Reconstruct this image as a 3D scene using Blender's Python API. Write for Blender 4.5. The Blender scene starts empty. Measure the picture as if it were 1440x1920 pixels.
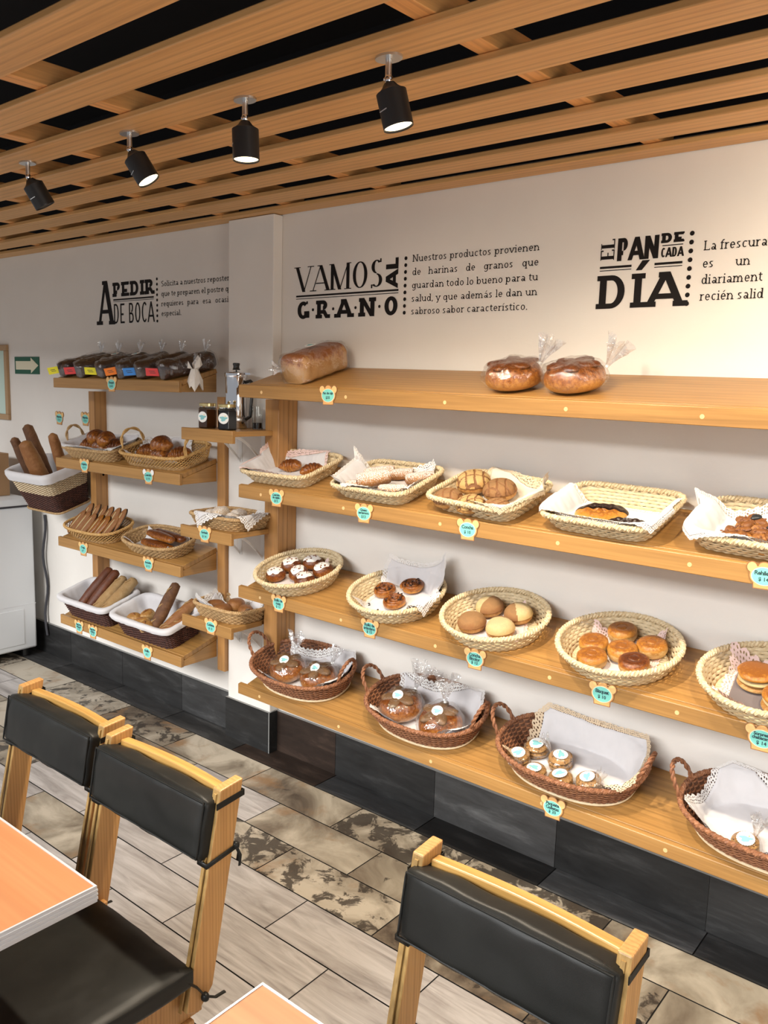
import bpy, bmesh, math, random
import numpy as np
from mathutils import Matrix, Vector, Euler, noise
R_ = random.Random(7)
sc = bpy.context.scene
COL = sc.collection
PI = math.pi

# ------------------------------------------------------------------ camera
def cam_axes(yaw, pitch, roll):
    cy, sy, cp, sp = math.cos(yaw), math.sin(yaw), math.cos(pitch), math.sin(pitch)
    fwd = Vector((sy*cp, cy*cp, sp)); right = Vector((cy, -sy, 0)); down = -right.cross(fwd)
    c, s = math.cos(roll), math.sin(roll)
    return c*right+s*down, -s*right+c*down, fwd
_r, _d, _f = cam_axes(-0.67943, -0.14827, -0.02883)
cd = bpy.data.cameras.new('camera'); cam = bpy.data.objects.new('camera', cd); COL.objects.link(cam)
_M = Matrix((( _r.x, -_d.x, -_f.x, 0), (_r.y, -_d.y, -_f.y, 0), (_r.z, -_d.z, -_f.z, 0), (0, 0, 0, 1)))
cam.matrix_world = Matrix.Translation((0, -2.60965, 1.72)) @ _M
cd.sensor_fit = 'VERTICAL'; cd.sensor_height = 24.0; cd.lens = 24.0*1547.156/1920.0
cd.clip_start = 0.05
sc.camera = cam
# ------------------------------------------------------------------ world, daylight, exposure
sc.view_settings.view_transform = 'Standard'; sc.view_settings.look = 'None'
sc.view_settings.exposure = 0.12; sc.view_settings.gamma = 1.0; sc.view_settings.use_curve_mapping = False
w = bpy.data.worlds.new('daylight'); sc.world = w; w.use_nodes = True
bg = w.node_tree.nodes['Background']; bg.inputs[0].default_value = (0.93, 0.95, 1.0, 1); bg.inputs[1].default_value = 0.33
def area(name, loc, target, sx, sy, energy, col):
    ld = bpy.data.lights.new(name, 'AREA'); ld.shape = 'RECTANGLE'; ld.size = sx; ld.size_y = sy
    ld.energy = energy; ld.color = col
    o = bpy.data.objects.new(name, ld); COL.objects.link(o); o.location = loc
    o.rotation_euler = (Vector(target)-Vector(loc)).to_track_quat('-Z', 'Y').to_euler(); return o
area('sky_over_street', (-3.5, -15.0, 8.2), (-1.5, -2.0, 1.0), 13.0, 4.6, 3500, (0.985, 0.985, 0.98))

area('added_right_fill', (5.2, -3.0, 1.15), (-1.5, -0.9, 1.7), 2.2, 2.1, 95, (1.0, 0.95, 0.86))  # added area light brightening right-facing joist and column sides; no door there
# ------------------------------------------------------------------ helpers
def link(o): COL.objects.link(o); return o
class MB:
    def __init__(s): s.v = []; s.f = []; s.m = []; s.uv = {}
    def add(s, vs, fs, mi=0):
        b = len(s.v); s.v.extend([tuple(map(float, p)) for p in vs])
        for f in fs: s.f.append(tuple(i+b for i in f)); s.m.append(mi)
        return b
    def box(s, lo, hi, mi=0, M=None):
        x0, y0, z0 = lo; x1, y1, z1 = hi
        vs = [Vector(p) for p in ((x0,y0,z0),(x1,y0,z0),(x1,y1,z0),(x0,y1,z0),(x0,y0,z1),(x1,y0,z1),(x1,y1,z1),(x0,y1,z1))]
        if M: vs = [M @ p for p in vs]
        s.add(vs, [(0,3,2,1),(4,5,6,7),(0,1,5,4),(1,2,6,5),(2,3,7,6),(3,0,4,7)], mi)
    def hexa(s, p, mi=0):
        s.add(p, [(0,3,2,1),(4,5,6,7),(0,1,5,4),(1,2,6,5),(2,3,7,6),(3,0,4,7)], mi)
    def tube(s, pts, r, n=7, closed=False, mi=0, flat=1.0, cap=True):
        P = [Vector(p) for p in pts]; N = len(P)
        rr = r if hasattr(r, '__len__') else [r]*N
        vs = []; up = None
        for i in range(N):
            a = P[(i-1) % N] if (closed or i > 0) else P[i]
            b = P[(i+1) % N] if (closed or i < N-1) else P[i]
            t = (b-a); t = t.normalized() if t.length > 1e-9 else Vector((0,0,1))
            if up is None:
                up = Vector((0,0,1)) if abs(t.z) < .9 else Vector((1,0,0))
            up = (up - t*up.dot(t)); up = up.normalized() if up.length > 1e-6 else t.orthogonal().normalized()
            sd = t.cross(up)
            for k in range(n):
                an = 2*PI*k/n; vs.append(P[i]+sd*(math.cos(an)*rr[i])+up*(math.sin(an)*rr[i]*flat))
        fs = []
        for i in range(N if closed else N-1):
            j = (i+1) % N
            for k in range(n):
                l = (k+1) % n; fs.append((i*n+k, i*n+l, j*n+l, j*n+k))
        if not closed and cap:
            fs.append(tuple(range(n-1, -1, -1))); fs.append(tuple((N-1)*n+k for k in range(n)))
        s.add(vs, fs, mi)
    def lathe(s, prof, n=32, mi=0, M=None, sq=None, wob=None, cap=True):
        vs = []
        for (r, z) in prof:
            for k in range(n):
                a = 2*PI*k/n; x, y = r*math.cos(a), r*math.sin(a); zz = z
                if sq: x *= sq[0]; y *= sq[1]
                if wob: x, y, zz = wob(x, y, zz, a)
                p = Vector((x, y, zz)); vs.append(M @ p if M else p)
        fs = []
        for i in range(len(prof)-1):
            for k in range(n):
                l = (k+1) % n; fs.append((i*n+k, i*n+l, (i+1)*n+l, (i+1)*n+k))
        if cap and prof[0][0] > 1e-6: fs.append(tuple(range(n-1, -1, -1)))
        if cap and prof[-1][0] > 1e-6: fs.append(tuple((len(prof)-1)*n+k for k in range(n)))
        s.add(vs, fs, mi)
    def grid(s, fn, nu, nv, mi=0, uv=None):
        vs = []; fs = []
        for j in range(nv+1):
            for i in range(nu+1): vs.append(fn(i/nu, j/nv))
        for j in range(nv):
            for i in range(nu):
                a = j*(nu+1)+i; fs.append((a, a+1, a+nu+2, a+nu+1))
        b = s.add(vs, fs, mi)
        if uv:
            for j in range(nv+1):
                for i in range(nu+1): s.uv[b+j*(nu+1)+i] = (i/nu*uv[0], j/nv*uv[1])
    def prism(s, pts, y0, y1, mi=0, M=None):
        # pts: outline in x,z (front seen from -y); from y0 (front) to y1 (back)
        n = len(pts)
        vs = [Vector((p[0], y0, p[1])) for p in pts]+[Vector((p[0], y1, p[1])) for p in pts]
        if M: vs = [M @ p for p in vs]
        fs = [tuple(range(n)), tuple(range(2*n-1, n-1, -1))]+[(i, i+n, (i+1) % n+n, (i+1) % n) for i in range(n)]
        s.add(vs, fs, mi)
    def obj(s, name, mats, parent=None, smooth=40, bevel=0, seg=2, M=None):
        me = bpy.data.meshes.new(name); me.from_pydata(s.v, [], s.f)
        mats = mats if isinstance(mats, (list, tuple)) else [mats]
        for m in mats: me.materials.append(m)
        if any(s.m): me.polygons.foreach_set('material_index', s.m)
        if s.uv:
            ul = me.uv_layers.new(name='uv')
            for lp in me.loops: ul.data[lp.index].uv = s.uv.get(lp.vertex_index, (0, 0))
        me.validate(); me.update()
        bmm = bmesh.new(); bmm.from_mesh(me); bmesh.ops.recalc_face_normals(bmm, faces=bmm.faces); bmm.to_mesh(me); bmm.free()
        if smooth:
            me.polygons.foreach_set('use_smooth', [True]*len(me.polygons)); me.set_sharp_from_angle(angle=math.radians(smooth))
        o = bpy.data.objects.new(name, me); link(o)
        if parent is not None: o.parent = parent
        if M is not None: o.matrix_world = M
        if bevel:
            b = o.modifiers.new('bevel', 'BEVEL'); b.width = bevel; b.segments = seg; b.limit_method = 'ANGLE'; b.angle_limit = math.radians(50)
        return o
def tag(o, label, cat, group=None):
    o['label'] = label; o['category'] = cat
    if group: o['group'] = group
    return o
def root(name, label, cat, M=None, group=None):
    o = bpy.data.objects.new(name, None); link(o); o.empty_display_size = .05
    if M is not None: o.matrix_world = M
    return tag(o, label, cat, group)
def struct(o): o['kind'] = 'structure'; return o
def copy_tree(o, M=None, label=None, parent=None):
    c = o.copy(); COL.objects.link(c)
    if parent is not None: c.parent = parent
    if M is not None: c.matrix_world = M
    if label: c['label'] = label
    for ch in list(o.children): copy_tree(ch, parent=c)
    return c
def T3(x, y, z): return Matrix.Translation((x, y, z))
def RX(a): return Matrix.Rotation(a, 4, 'X')
def RY(a): return Matrix.Rotation(a, 4, 'Y')
def RZ(a): return Matrix.Rotation(a, 4, 'Z')
def fbm(x, y, z, s=1.0): return noise.fractal(Vector((x*s, y*s, z*s)), 1.0, 2.0, 3)
def nz(x, y, z): return noise.noise(Vector((x, y, z)))

# ------------------------------------------------------------------ materials
class NT:
    def __init__(s, name):
        s.m = bpy.data.materials.new(name); s.m.use_nodes = True; s.t = s.m.node_tree; s.n = s.t.nodes
        s.b = s.n['Principled BSDF']; s.out = s.n['Material Output']
    def node(s, typ, **kw):
        x = s.n.new(typ)
        for k, v in kw.items():
            if k.startswith('i_'):
                key = k[2:]; key = int(key) if key.isdigit() else key
                x.inputs[key].default_value = v
            else: setattr(x, k, v)
        return x
    def L(s, a, b): s.t.links.new(a, b)
    def coord(s, kind='Object', scale=(1,1,1), rand=True):
        tc = s.node('ShaderNodeTexCoord'); mp = s.node('ShaderNodeMapping'); mp.inputs['Scale'].default_value = scale
        src = tc.outputs[kind]
        if rand and kind == 'Object':
            oi = s.node('ShaderNodeObjectInfo'); ad = s.node('ShaderNodeVectorMath', operation='ADD')
            sc_ = s.node('ShaderNodeMath', operation='MULTIPLY'); sc_.inputs[1].default_value = 13.0
            s.L(oi.outputs['Random'], sc_.inputs[0]); s.L(src, ad.inputs[0]); s.L(sc_.outputs[0], ad.inputs[1]); src = ad.outputs[0]
        s.L(src, mp.inputs['Vector']); return mp.outputs[0]
    def noise(s, vec, scale=5, detail=4, rough=.55, dist=0):
        x = s.node('ShaderNodeTexNoise'); x.inputs['Scale'].default_value = scale; x.inputs['Detail'].default_value = detail
        x.inputs['Roughness'].default_value = rough; x.inputs['Distortion'].default_value = dist
        s.L(vec, x.inputs['Vector']); return x.outputs['Fac']
    def ramp(s, fac, stops):
        x = s.node('ShaderNodeValToRGB'); e = x.color_ramp.elements
        while len(e) < len(stops): e.new(.5)
        for i, (p, c) in enumerate(stops):
            e[i].position = p; e[i].color = (*c, 1) if len(c) == 3 else c
        s.L(fac, x.inputs[0]); return x.outputs[0]
    def mix(s, fac, a, b, mode='MIX'):
        x = s.node('ShaderNodeMix', data_type='RGBA', blend_type=mode)
        for k, v in ((0, fac), (6, a), (7, b)):
            if hasattr(v, 'links'): s.L(v, x.inputs[k])
            else: x.inputs[k].default_value = v if k == 0 else (*v, 1)
        return x.outputs[2]
    def bump(s, h, strength=.3, dist=.002):
        x = s.node('ShaderNodeBump'); x.inputs['Strength'].default_value = strength; x.inputs['Distance'].default_value = dist
        s.L(h, x.inputs['Height']); s.L(x.outputs[0], s.b.inputs['Normal'])
    def col(s, c):
        if hasattr(c, 'links'): s.L(c, s.b.inputs['Base Color'])
        else: s.b.inputs['Base Color'].default_value = (*c, 1)
    def set(s, rough=.5, metal=0, **kw):
        s.b.inputs['Roughness'].default_value = rough; s.b.inputs['Metallic'].default_value = metal
        for k, v in kw.items(): s.b.inputs[k].default_value = v
def plain(name, c, rough=.5, metal=0, bumpy=0, bs=200, **kw):
    t = NT(name); t.col(c); t.set(rough, metal, **kw)
    if bumpy: t.bump(t.noise(t.coord(), bs, 3), bumpy)
    return t.m
def wood(name, c1, c2, axis=0, rough=.45, scale=1.0, dark=None, ring=9.0, kind='Object', rand=True):
    t = NT(name); s = [11*scale]*3; s[axis] = .7*scale
    v = t.coord(kind, s, rand)
    n = t.noise(v, 1.6, 5, .6, .6)
    wv = t.node('ShaderNodeTexWave', wave_type='BANDS', bands_direction='YZ'[0] if axis != 1 else 'X')
    wv.inputs['Scale'].default_value = ring*.12; wv.inputs['Distortion'].default_value = 7; wv.inputs['Detail'].default_value = 2; wv.inputs['Detail Scale'].default_value = .6
    t.L(v, wv.inputs['Vector'])
    c = t.ramp(n, [(.3, c1), (.7, c2)])
    dk = dark or tuple(x*.62 for x in c1)
    f = t.ramp(wv.outputs['Fac'], [(.0, (1,1,1)), (.32, (.25,.25,.25)), (.6, (0,0,0))])
    c = t.mix(.5, c, t.mix(f, c, dk))
    s2 = [160*scale]*3; s2[axis] = 4*scale
    fine = t.noise(t.coord(kind, s2, rand), 1, 2)
    c = t.mix(.22, c, t.ramp(fine, [(.35, tuple(x*.6 for x in c1)), (.65, tuple(min(1, x*1.15) for x in c2))]))
    t.col(c); t.set(rough); t.bump(fine, .08, .001); return t.m

M_ = {}
def wall_mat():
    t = NT('wall_paint'); v = t.coord(rand=False); n = t.noise(v, 1.3, 5, .6)
    t.col(t.ramp(n, [(.3, (.74,.70,.65)), (.7, (.80,.77,.72))])); t.set(.75)
    t.bump(t.noise(v, 14, 6, .6), .25, .006); return t.m
M_['wall'] = wall_mat()
M_['shelf'] = wood('shelf_oak', (.34,.172,.048), (.43,.232,.072), 0, .38)
M_['shelf_end'] = wood('shelf_oak_side', (.37,.19,.056), (.46,.255,.084), 1, .4)
M_['post'] = wood('post_oak', (.42,.20,.062), (.54,.28,.095), 2, .42)
M_['slat'] = wood('ceiling_pine', (.62,.325,.11), (.70,.395,.15), 0, .5)
M_['joist'] = wood('ceiling_joist_pine', (.70,.32,.10), (.78,.39,.13), 1, .55)
M_['chair_wood'] = wood('chair_plywood', (.53,.265,.085), (.60,.33,.115), 2, .38, .8, dark=(.34,.14,.036), ring=34)
M_['rail_wood'] = wood('chair_rail_wood', (.50,.27,.07), (.62,.36,.11), 0, .35, .9)
M_['ply_edge'] = wood('plywood_edge', (.34,.20,.065), (.46,.29,.10), 2, .45, 2.2)
M_['plug'] = plain('wood_plug', (.70,.47,.22), .5)
M_['plenum_black'] = plain('plenum_shade_black', (.006,.006,.008), .9)  # shade above the slats put into the colour, so daylight leaves it dark
def leather():
    t = NT('black_vinyl'); v = t.coord(); n = t.noise(v, 6, 3)
    t.col(t.ramp(n, [(.3, (.010,.010,.009)), (.7, (.016,.016,.014))])); t.set(.42, 0, **{'Specular IOR Level': .28})
    vo = t.node('ShaderNodeTexVoronoi'); vo.inputs['Scale'].default_value = 900; t.L(v, vo.inputs['Vector'])
    b1 = t.node('ShaderNodeBump'); b1.inputs['Strength'].default_value = .12; b1.inputs['Distance'].default_value = .0008; t.L(vo.outputs[0], b1.inputs['Height'])
    b2 = t.node('ShaderNodeBump'); b2.inputs['Strength'].default_value = .35; b2.inputs['Distance'].default_value = .01; t.L(t.noise(v, 9, 2), b2.inputs['Height'])
    t.L(b1.outputs[0], b2.inputs['Normal']); t.L(b2.outputs[0], t.b.inputs['Normal']); return t.m
M_['vinyl'] = leather()
M_['laminate'] = wood('table_laminate', (.56,.235,.10), (.61,.27,.12), 0, .36, .3, dark=(.53,.215,.088))
M_['alu'] = plain('aluminium_edge', (.78,.80,.84), .35, .35)
M_['steel'] = plain('brushed_steel', (.62,.62,.62), .3, 1)
M_['chrome'] = plain('chrome', (.78,.78,.80), .07, 1)
M_['black_metal'] = plain('black_metal', (.018,.018,.019), .45, .3)
M_['black_plastic'] = plain('black_plastic', (.015,.015,.015), .3)
M_['white_enamel'] = plain('white_enamel', (.80,.84,.88), .3)
M_['white_metal'] = plain('white_bracket_metal', (.82,.82,.80), .4)
M_['gasket'] = plain('dark_gasket', (.05,.05,.06), .6)
def em(name, c, s):
    t = NT(name); t.col((0,0,0)); t.b.inputs['Emission Color'].default_value = (*c, 1); t.b.inputs['Emission Strength'].default_value = s; return t.m
M_['lamp_on'] = em('lamp_lens_lit', (1, .80, .48), 5)
M_['lamp_off'] = plain('lamp_lens_unlit', (.3,.3,.28), .2)
M_['ink'] = plain('dark_brown_vinyl_lettering', (.0075,.005,.0045), .6, **{'Specular IOR Level': .2})
def cloth(name, c, sc_=900, rough=.9):
    t = NT(name); v = t.coord()
    t.col(t.ramp(t.noise(v, 30, 3), [(.3, tuple(x*.96 for x in c)), (.7, c)])); t.set(rough)
    t.b.inputs['Sheen Weight'].default_value = .15
    t.bump(t.noise(v, sc_, 2), .12, .0006); return t.m
M_['cloth'] = cloth('white_cotton', (.67,.655,.665)); M_['cloth_pink'] = cloth('pale_pink_cotton', (.68,.62,.60))
M_['cloth_grey'] = cloth('grey_brown_cloth', (.15,.125,.125)); M_['cloth_cream'] = cloth('cream_cotton', (.68,.62,.52))
M_['paper'] = cloth('crumpled_paper', (.78,.74,.68), 60)
def lace(name, c):
    t = NT(name); t.col(c); t.set(.9)
    tc = t.node('ShaderNodeTexCoord'); vo = t.node('ShaderNodeTexVoronoi'); vo.inputs['Scale'].default_value = 1.0; vo.inputs['Randomness'].default_value = .25
    t.L(tc.outputs['UV'], vo.inputs['Vector'])
    mt = t.node('ShaderNodeMath', operation='GREATER_THAN'); mt.inputs[1].default_value = .30; t.L(vo.outputs['Distance'], mt.inputs[0])
    tr = t.node('ShaderNodeBsdfTransparent'); mx = t.node('ShaderNodeMixShader')
    t.L(mt.outputs[0], mx.inputs[0]); t.L(tr.outputs[0], mx.inputs[1]); t.L(t.b.outputs[0], mx.inputs[2]); t.L(mx.outputs[0], t.out.inputs[0]); return t.m
M_['lace'] = lace('white_lace', (.74,.72,.70)); M_['lace_pink'] = lace('pink_lace', (.80,.60,.56)); M_['lace_ecru'] = lace('ecru_lace', (.66,.52,.36))
def straw(name, c1, c2, sc_=60, rough=.6):
    t = NT(name); v = t.coord(); n = t.noise(v, sc_, 3, .6)
    t.col(t.ramp(n, [(.28, c1), (.68, c2)])); t.set(rough); t.bump(t.noise(v, 400, 2), .15, .0008); return t.m
M_['palm'] = straw('palm_straw', (.54,.415,.235), (.72,.595,.385)); M_['palm_in'] = straw('palm_straw_inner', (.46,.34,.18), (.62,.48,.28))
M_['wicker'] = straw('brown_wicker', (.15,.055,.025), (.34,.145,.065)); M_['wicker_in'] = straw('brown_wicker_shaded', (.07,.026,.013), (.14,.06,.028))  # darker inner tones carry weave shadow in their colour; bases share them
M_['dark'] = straw('dark_wicker', (.035,.013,.010), (.115,.040,.026)); M_['dark_in'] = straw('dark_wicker_shaded', (.02,.009,.007), (.05,.02,.014))
M_['rattan'] = straw('tan_rattan', (.34,.20,.085), (.54,.36,.17)); M_['rattan_in'] = straw('tan_rattan_shaded', (.24,.14,.06), (.36,.23,.11))
M_['honey'] = straw('honey_cane', (.46,.25,.075), (.66,.42,.16)); M_['pale_cane'] = straw('pale_cane', (.66,.50,.30), (.80,.66,.44))
def bread(name, lo, mid, hi, spots=None, sc_=14, rough=.55, bs=60, bst=.4, zr=(.2,.9)):
    # crust: paler where the dough rose, browner towards the top of the bake
    t = NT(name); v = t.coord()
    g = t.node('ShaderNodeTexCoord'); sx = t.node('ShaderNodeSeparateXYZ'); t.L(g.outputs['Generated'], sx.inputs[0])
    n = t.noise(v, sc_*4, 6, .68, .3)
    ad = t.node('ShaderNodeMath', operation='MULTIPLY_ADD'); t.L(n, ad.inputs[0]); ad.inputs[1].default_value = 1.7; t.L(sx.outputs[2], ad.inputs[2])
    su = t.node('ShaderNodeMath', operation='SUBTRACT'); t.L(ad.outputs[0], su.inputs[0]); su.inputs[1].default_value = .85
    c = t.ramp(su.outputs[0], [(zr[0], lo), ((zr[0]+zr[1])/2, mid), (zr[1], hi)])
    if spots:
        vo = t.noise(v, 130, 3, .7); c = t.mix(t.ramp(vo, [(.54, (0,0,0)), (.62, (1,1,1))]), c, spots)
    t.col(c); t.set(rough); t.bump(t.noise(v, bs*2.2, 5, .65), bst*1.3, .003); return t.m
M_['crust'] = bread('golden_crust', (0.502,0.263,0.080), (0.349,0.145,0.033), (0.174,0.060,0.013))
M_['glazed'] = bread('glazed_croissant_crust', (0.532,0.236,0.048), (0.336,0.110,0.017), (0.116,0.030,0.005), rough=.28, sc_=22)
M_['glaze_dark'] = bread('deep_glazed_crust', (0.365,0.138,0.027), (0.202,0.055,0.009), (0.074,0.018,0.004), rough=.3, sc_=26)
M_['loaf_side'] = bread('loaf_crust', (0.560,0.331,0.143), (0.528,0.274,0.099), (0.288,0.094,0.025), zr=(.35,.85), sc_=6)
M_['concha_v'] = bread('vanilla_topping', (0.483,0.285,0.096), (0.510,0.339,0.132), (0.411,0.272,0.108), rough=.8, sc_=9, bs=120, bst=.3)
M_['concha_c'] = bread('cocoa_topping', (0.265,0.121,0.042), (0.289,0.148,0.055), (0.244,0.129,0.050), rough=.85, sc_=9, bs=120, bst=.3)
M_['cream_top'] = bread('cream_topping', (0.560,0.391,0.168), (0.564,0.427,0.212), (0.455,0.351,0.183), rough=.85, sc_=9, bs=150, bst=.3)
M_['groove'] = plain('baked_groove', (.20,.085,.028), .7)
M_['bisquet_side'] = bread('bisquet_dough', (0.562,0.361,0.143), (0.511,0.314,0.117), (0.348,0.164,0.037), zr=(.3,.8))
M_['bisquet_top'] = bread('bisquet_glaze', (0.502,0.236,0.048), (0.417,0.169,0.023), (0.232,0.077,0.011), rough=.35, sc_=26)
M_['choc'] = plain('dark_chocolate', (.022,.011,.008), .38, 0, .6, 90)
M_['icing'] = plain('white_icing', (.84,.81,.77), .35, 0, .15, 60)
M_['nut'] = plain('chopped_nut', (.20,.08,.035), .6)
M_['fig'] = plain('dark_fig', (.018,.020,.022), .4, 0, .5, 120)
M_['baguette'] = bread('baguette_crust', (0.368,0.194,0.068), (0.320,0.144,0.046), (0.240,0.094,0.025), sc_=9, rough=.65)
M_['baguette_dark'] = bread('floury_dark_crust', (0.240,0.122,0.053), (0.176,0.079,0.031), (0.112,0.047,0.019), sc_=10, rough=.75)
M_['baguette_brown'] = bread('brown_baguette_crust', (0.208,0.061,0.017), (0.160,0.045,0.012), (0.104,0.027,0.008), sc_=7, rough=.5)
M_['baguette_flour'] = bread('flour_dusted_crust', (0.416,0.288,0.149), (0.400,0.266,0.124), (0.336,0.202,0.081), sc_=9, rough=.85)
M_['cake'] = bread('dark_cake', (0.048,0.017,0.008), (0.034,0.012,0.006), (0.022,0.008,0.004), sc_=12, rough=.6)
M_['cookie'] = bread('cookie_dough', (0.456,0.236,0.074), (0.444,0.244,0.079), (0.327,0.169,0.052), spots=(0.063,0.023,0.009), sc_=18, rough=.7)
M_['crumble'] = bread('brown_sugar_crumble', (0.304,0.131,0.032), (0.228,0.105,0.038), (0.158,0.087,0.040), sc_=20, rough=.5)
M_['roll_brown'] = bread('small_brown_roll_crust', (0.336,0.158,0.043), (0.288,0.122,0.031), (0.208,0.079,0.019), sc_=8)
def sugared(name, base):
    t = NT(name); v = t.coord(); n = t.noise(v, 16, 3); c = t.ramp(n, [(.3, base), (.7, tuple(x*.5 for x in base))])
    g = t.node('ShaderNodeTexCoord'); sx = t.node('ShaderNodeSeparateXYZ'); t.L(g.outputs['Generated'], sx.inputs[0])
    n2 = t.noise(v, 330, 3, .7); ad = t.node('ShaderNodeMath', operation='ADD'); t.L(n2, ad.inputs[0])
    mu = t.node('ShaderNodeMath', operation='MULTIPLY'); t.L(sx.outputs[2], mu.inputs[0]); mu.inputs[1].default_value = .30; t.L(mu.outputs[0], ad.inputs[1])
    t.col(t.mix(t.ramp(ad.outputs[0], [(.70, (0,0,0)), (.78, (1,1,1))]), c, (.74,.70,.66))); t.set(.7); t.bump(t.noise(v, 70, 3), .3, .002); return t.m
M_['sugar'] = sugared('sugar_dusted_pastry', (.46,.20,.055)); M_['sugar_ball'] = sugared('sugar_coated_dough', (.60,.44,.27))
def cello(name, tint=(.97,.97,.97), gl=.2, lo=.07):
    t = NT(name); t.n.remove(t.b)
    v = t.coord(); tr = t.node('ShaderNodeBsdfTransparent'); tr.inputs[0].default_value = (*tint, 1)
    g = t.node('ShaderNodeBsdfGlossy'); g.inputs['Roughness'].default_value = .08; g.inputs[0].default_value = (1, 1, 1, 1)
    b = t.node('ShaderNodeBump'); b.inputs['Strength'].default_value = .9; b.inputs['Distance'].default_value = .012; t.L(t.noise(v, 24, 3, .6, .5), b.inputs['Height']); t.L(b.outputs[0], g.inputs['Normal'])
    lw = t.node('ShaderNodeLayerWeight'); lw.inputs[0].default_value = gl; t.L(b.outputs[0], lw.inputs['Normal'])
    mp = t.node('ShaderNodeMapRange'); mp.inputs['To Min'].default_value = lo; mp.inputs['To Max'].default_value = .55; t.L(lw.outputs['Facing'], mp.inputs['Value'])
    mx = t.node('ShaderNodeMixShader'); t.L(mp.outputs[0], mx.inputs[0]); t.L(tr.outputs[0], mx.inputs[1]); t.L(g.outputs[0], mx.inputs[2]); t.L(mx.outputs[0], t.out.inputs[0]); return t.m
M_['cello'] = cello('cellophane'); M_['cello_end'] = cello('gathered_cellophane', lo=.24)
def glass():
    t = NT('clear_glass'); t.col((.95,.97,.96)); t.set(.03); t.b.inputs['Transmission Weight'].default_value = 1; t.b.inputs['IOR'].default_value = 1.45; return t.m
M_['glass'] = glass()
M_['honey_amber'] = plain('amber_honey', (.10,.035,.010), .12); M_['jam'] = plain('dark_jam', (.012,.009,.010), .08)
M_['gold_lid'] = plain('gold_lid', (.72,.58,.28), .25, .9)
M_['tag_brown'] = plain('tag_brown_edge', (.30,.13,.045), .6); M_['tag_tan'] = plain('tag_tan', (.66,.36,.13), .6)
M_['tag_ear'] = plain('tag_golden_ear', (.78,.50,.20), .6)
M_['teal'] = plain('tag_teal', (.20,.62,.54), .55); M_['cream'] = plain('tag_cream_ring', (.80,.74,.55), .6)
M_['tag_ink'] = plain('tag_dark_ink', (.02,.05,.06), .6)
M_['sticker'] = plain('white_sticker', (.85,.86,.84), .45); M_['sticker_teal'] = plain('sticker_teal_mark', (.22,.52,.55), .5); M_['sticker_gold'] = plain('sticker_gold_dot', (.75,.55,.15), .5)
for n, c in (('yellow', (.82,.74,.03)), ('red', (.72,.06,.06)), ('orange', (.90,.22,.02)), ('blue', (.05,.25,.68)), ('sign_green', (.012,.10,.055)), ('sign_cream', (.74,.70,.52)), ('poster_teal', (.03,.20,.20)), ('poster_mint', (.55,.70,.62)), ('frame_wood', (.42,.27,.14)), ('cardboard', (.36,.21,.10)), ('label_ink', (.05,.05,.05))):
    M_[n] = plain(n, c, .6)
def slate(name, joints=True):
    t = NT(name); v = t.coord(rand=False, scale=(1.2, 6, 6)); n = t.noise(v, 3, 6, .65, .4)
    at = t.node('ShaderNodeAttribute', attribute_name='tint')
    c = t.ramp(n, [(.25, (.012,.0115,.0115)), (.55, (.026,.026,.026)), (.8, (.066,.066,.066))])
    c = t.mix(1.0, c, at.outputs['Color'], 'MULTIPLY')
    t.col(c); t.set(.55, **{'Specular IOR Level': .3}); t.bump(n, .25, .003); return t.m
M_['slate'] = slate('slate_tile')
M_['grout'] = plain('dark_grout', (.022,.021,.02), .9); M_['grout_light'] = plain('pale_grout', (.27,.27,.26), .9)
def floor_wood():
    t = NT('pale_wood_tile'); at = t.node('ShaderNodeAttribute', attribute_name='tint')
    tc = t.node('ShaderNodeTexCoord'); ad = t.node('ShaderNodeVectorMath', operation='ADD'); mu = t.node('ShaderNodeVectorMath', operation='SCALE'); mu.inputs['Scale'].default_value = 37
    t.L(at.outputs['Color'], mu.inputs[0]); t.L(tc.outputs['Object'], ad.inputs[0]); t.L(mu.outputs[0], ad.inputs[1])
    mp = t.node('ShaderNodeMapping'); mp.inputs['Scale'].default_value = (1.1, 10, 1); t.L(ad.outputs[0], mp.inputs[0]); v = mp.outputs[0]
    n = t.noise(v, 2.2, 6, .62, 1.2)
    c = t.ramp(n, [(.22, (.15,.135,.125)), (.42, (.34,.315,.30)), (.6, (.47,.445,.43)), (.8, (.56,.535,.52))])
    n2 = t.noise(ad.outputs[0], 5, 4, .6)
    c = t.mix(t.ramp(n2, [(.6, (0,0,0)), (.75, (.5,.5,.5))]), c, (.24,.22,.21))
    t.col(c); t.set(.42); t.bump(n, .15, .002); return t.m
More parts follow.
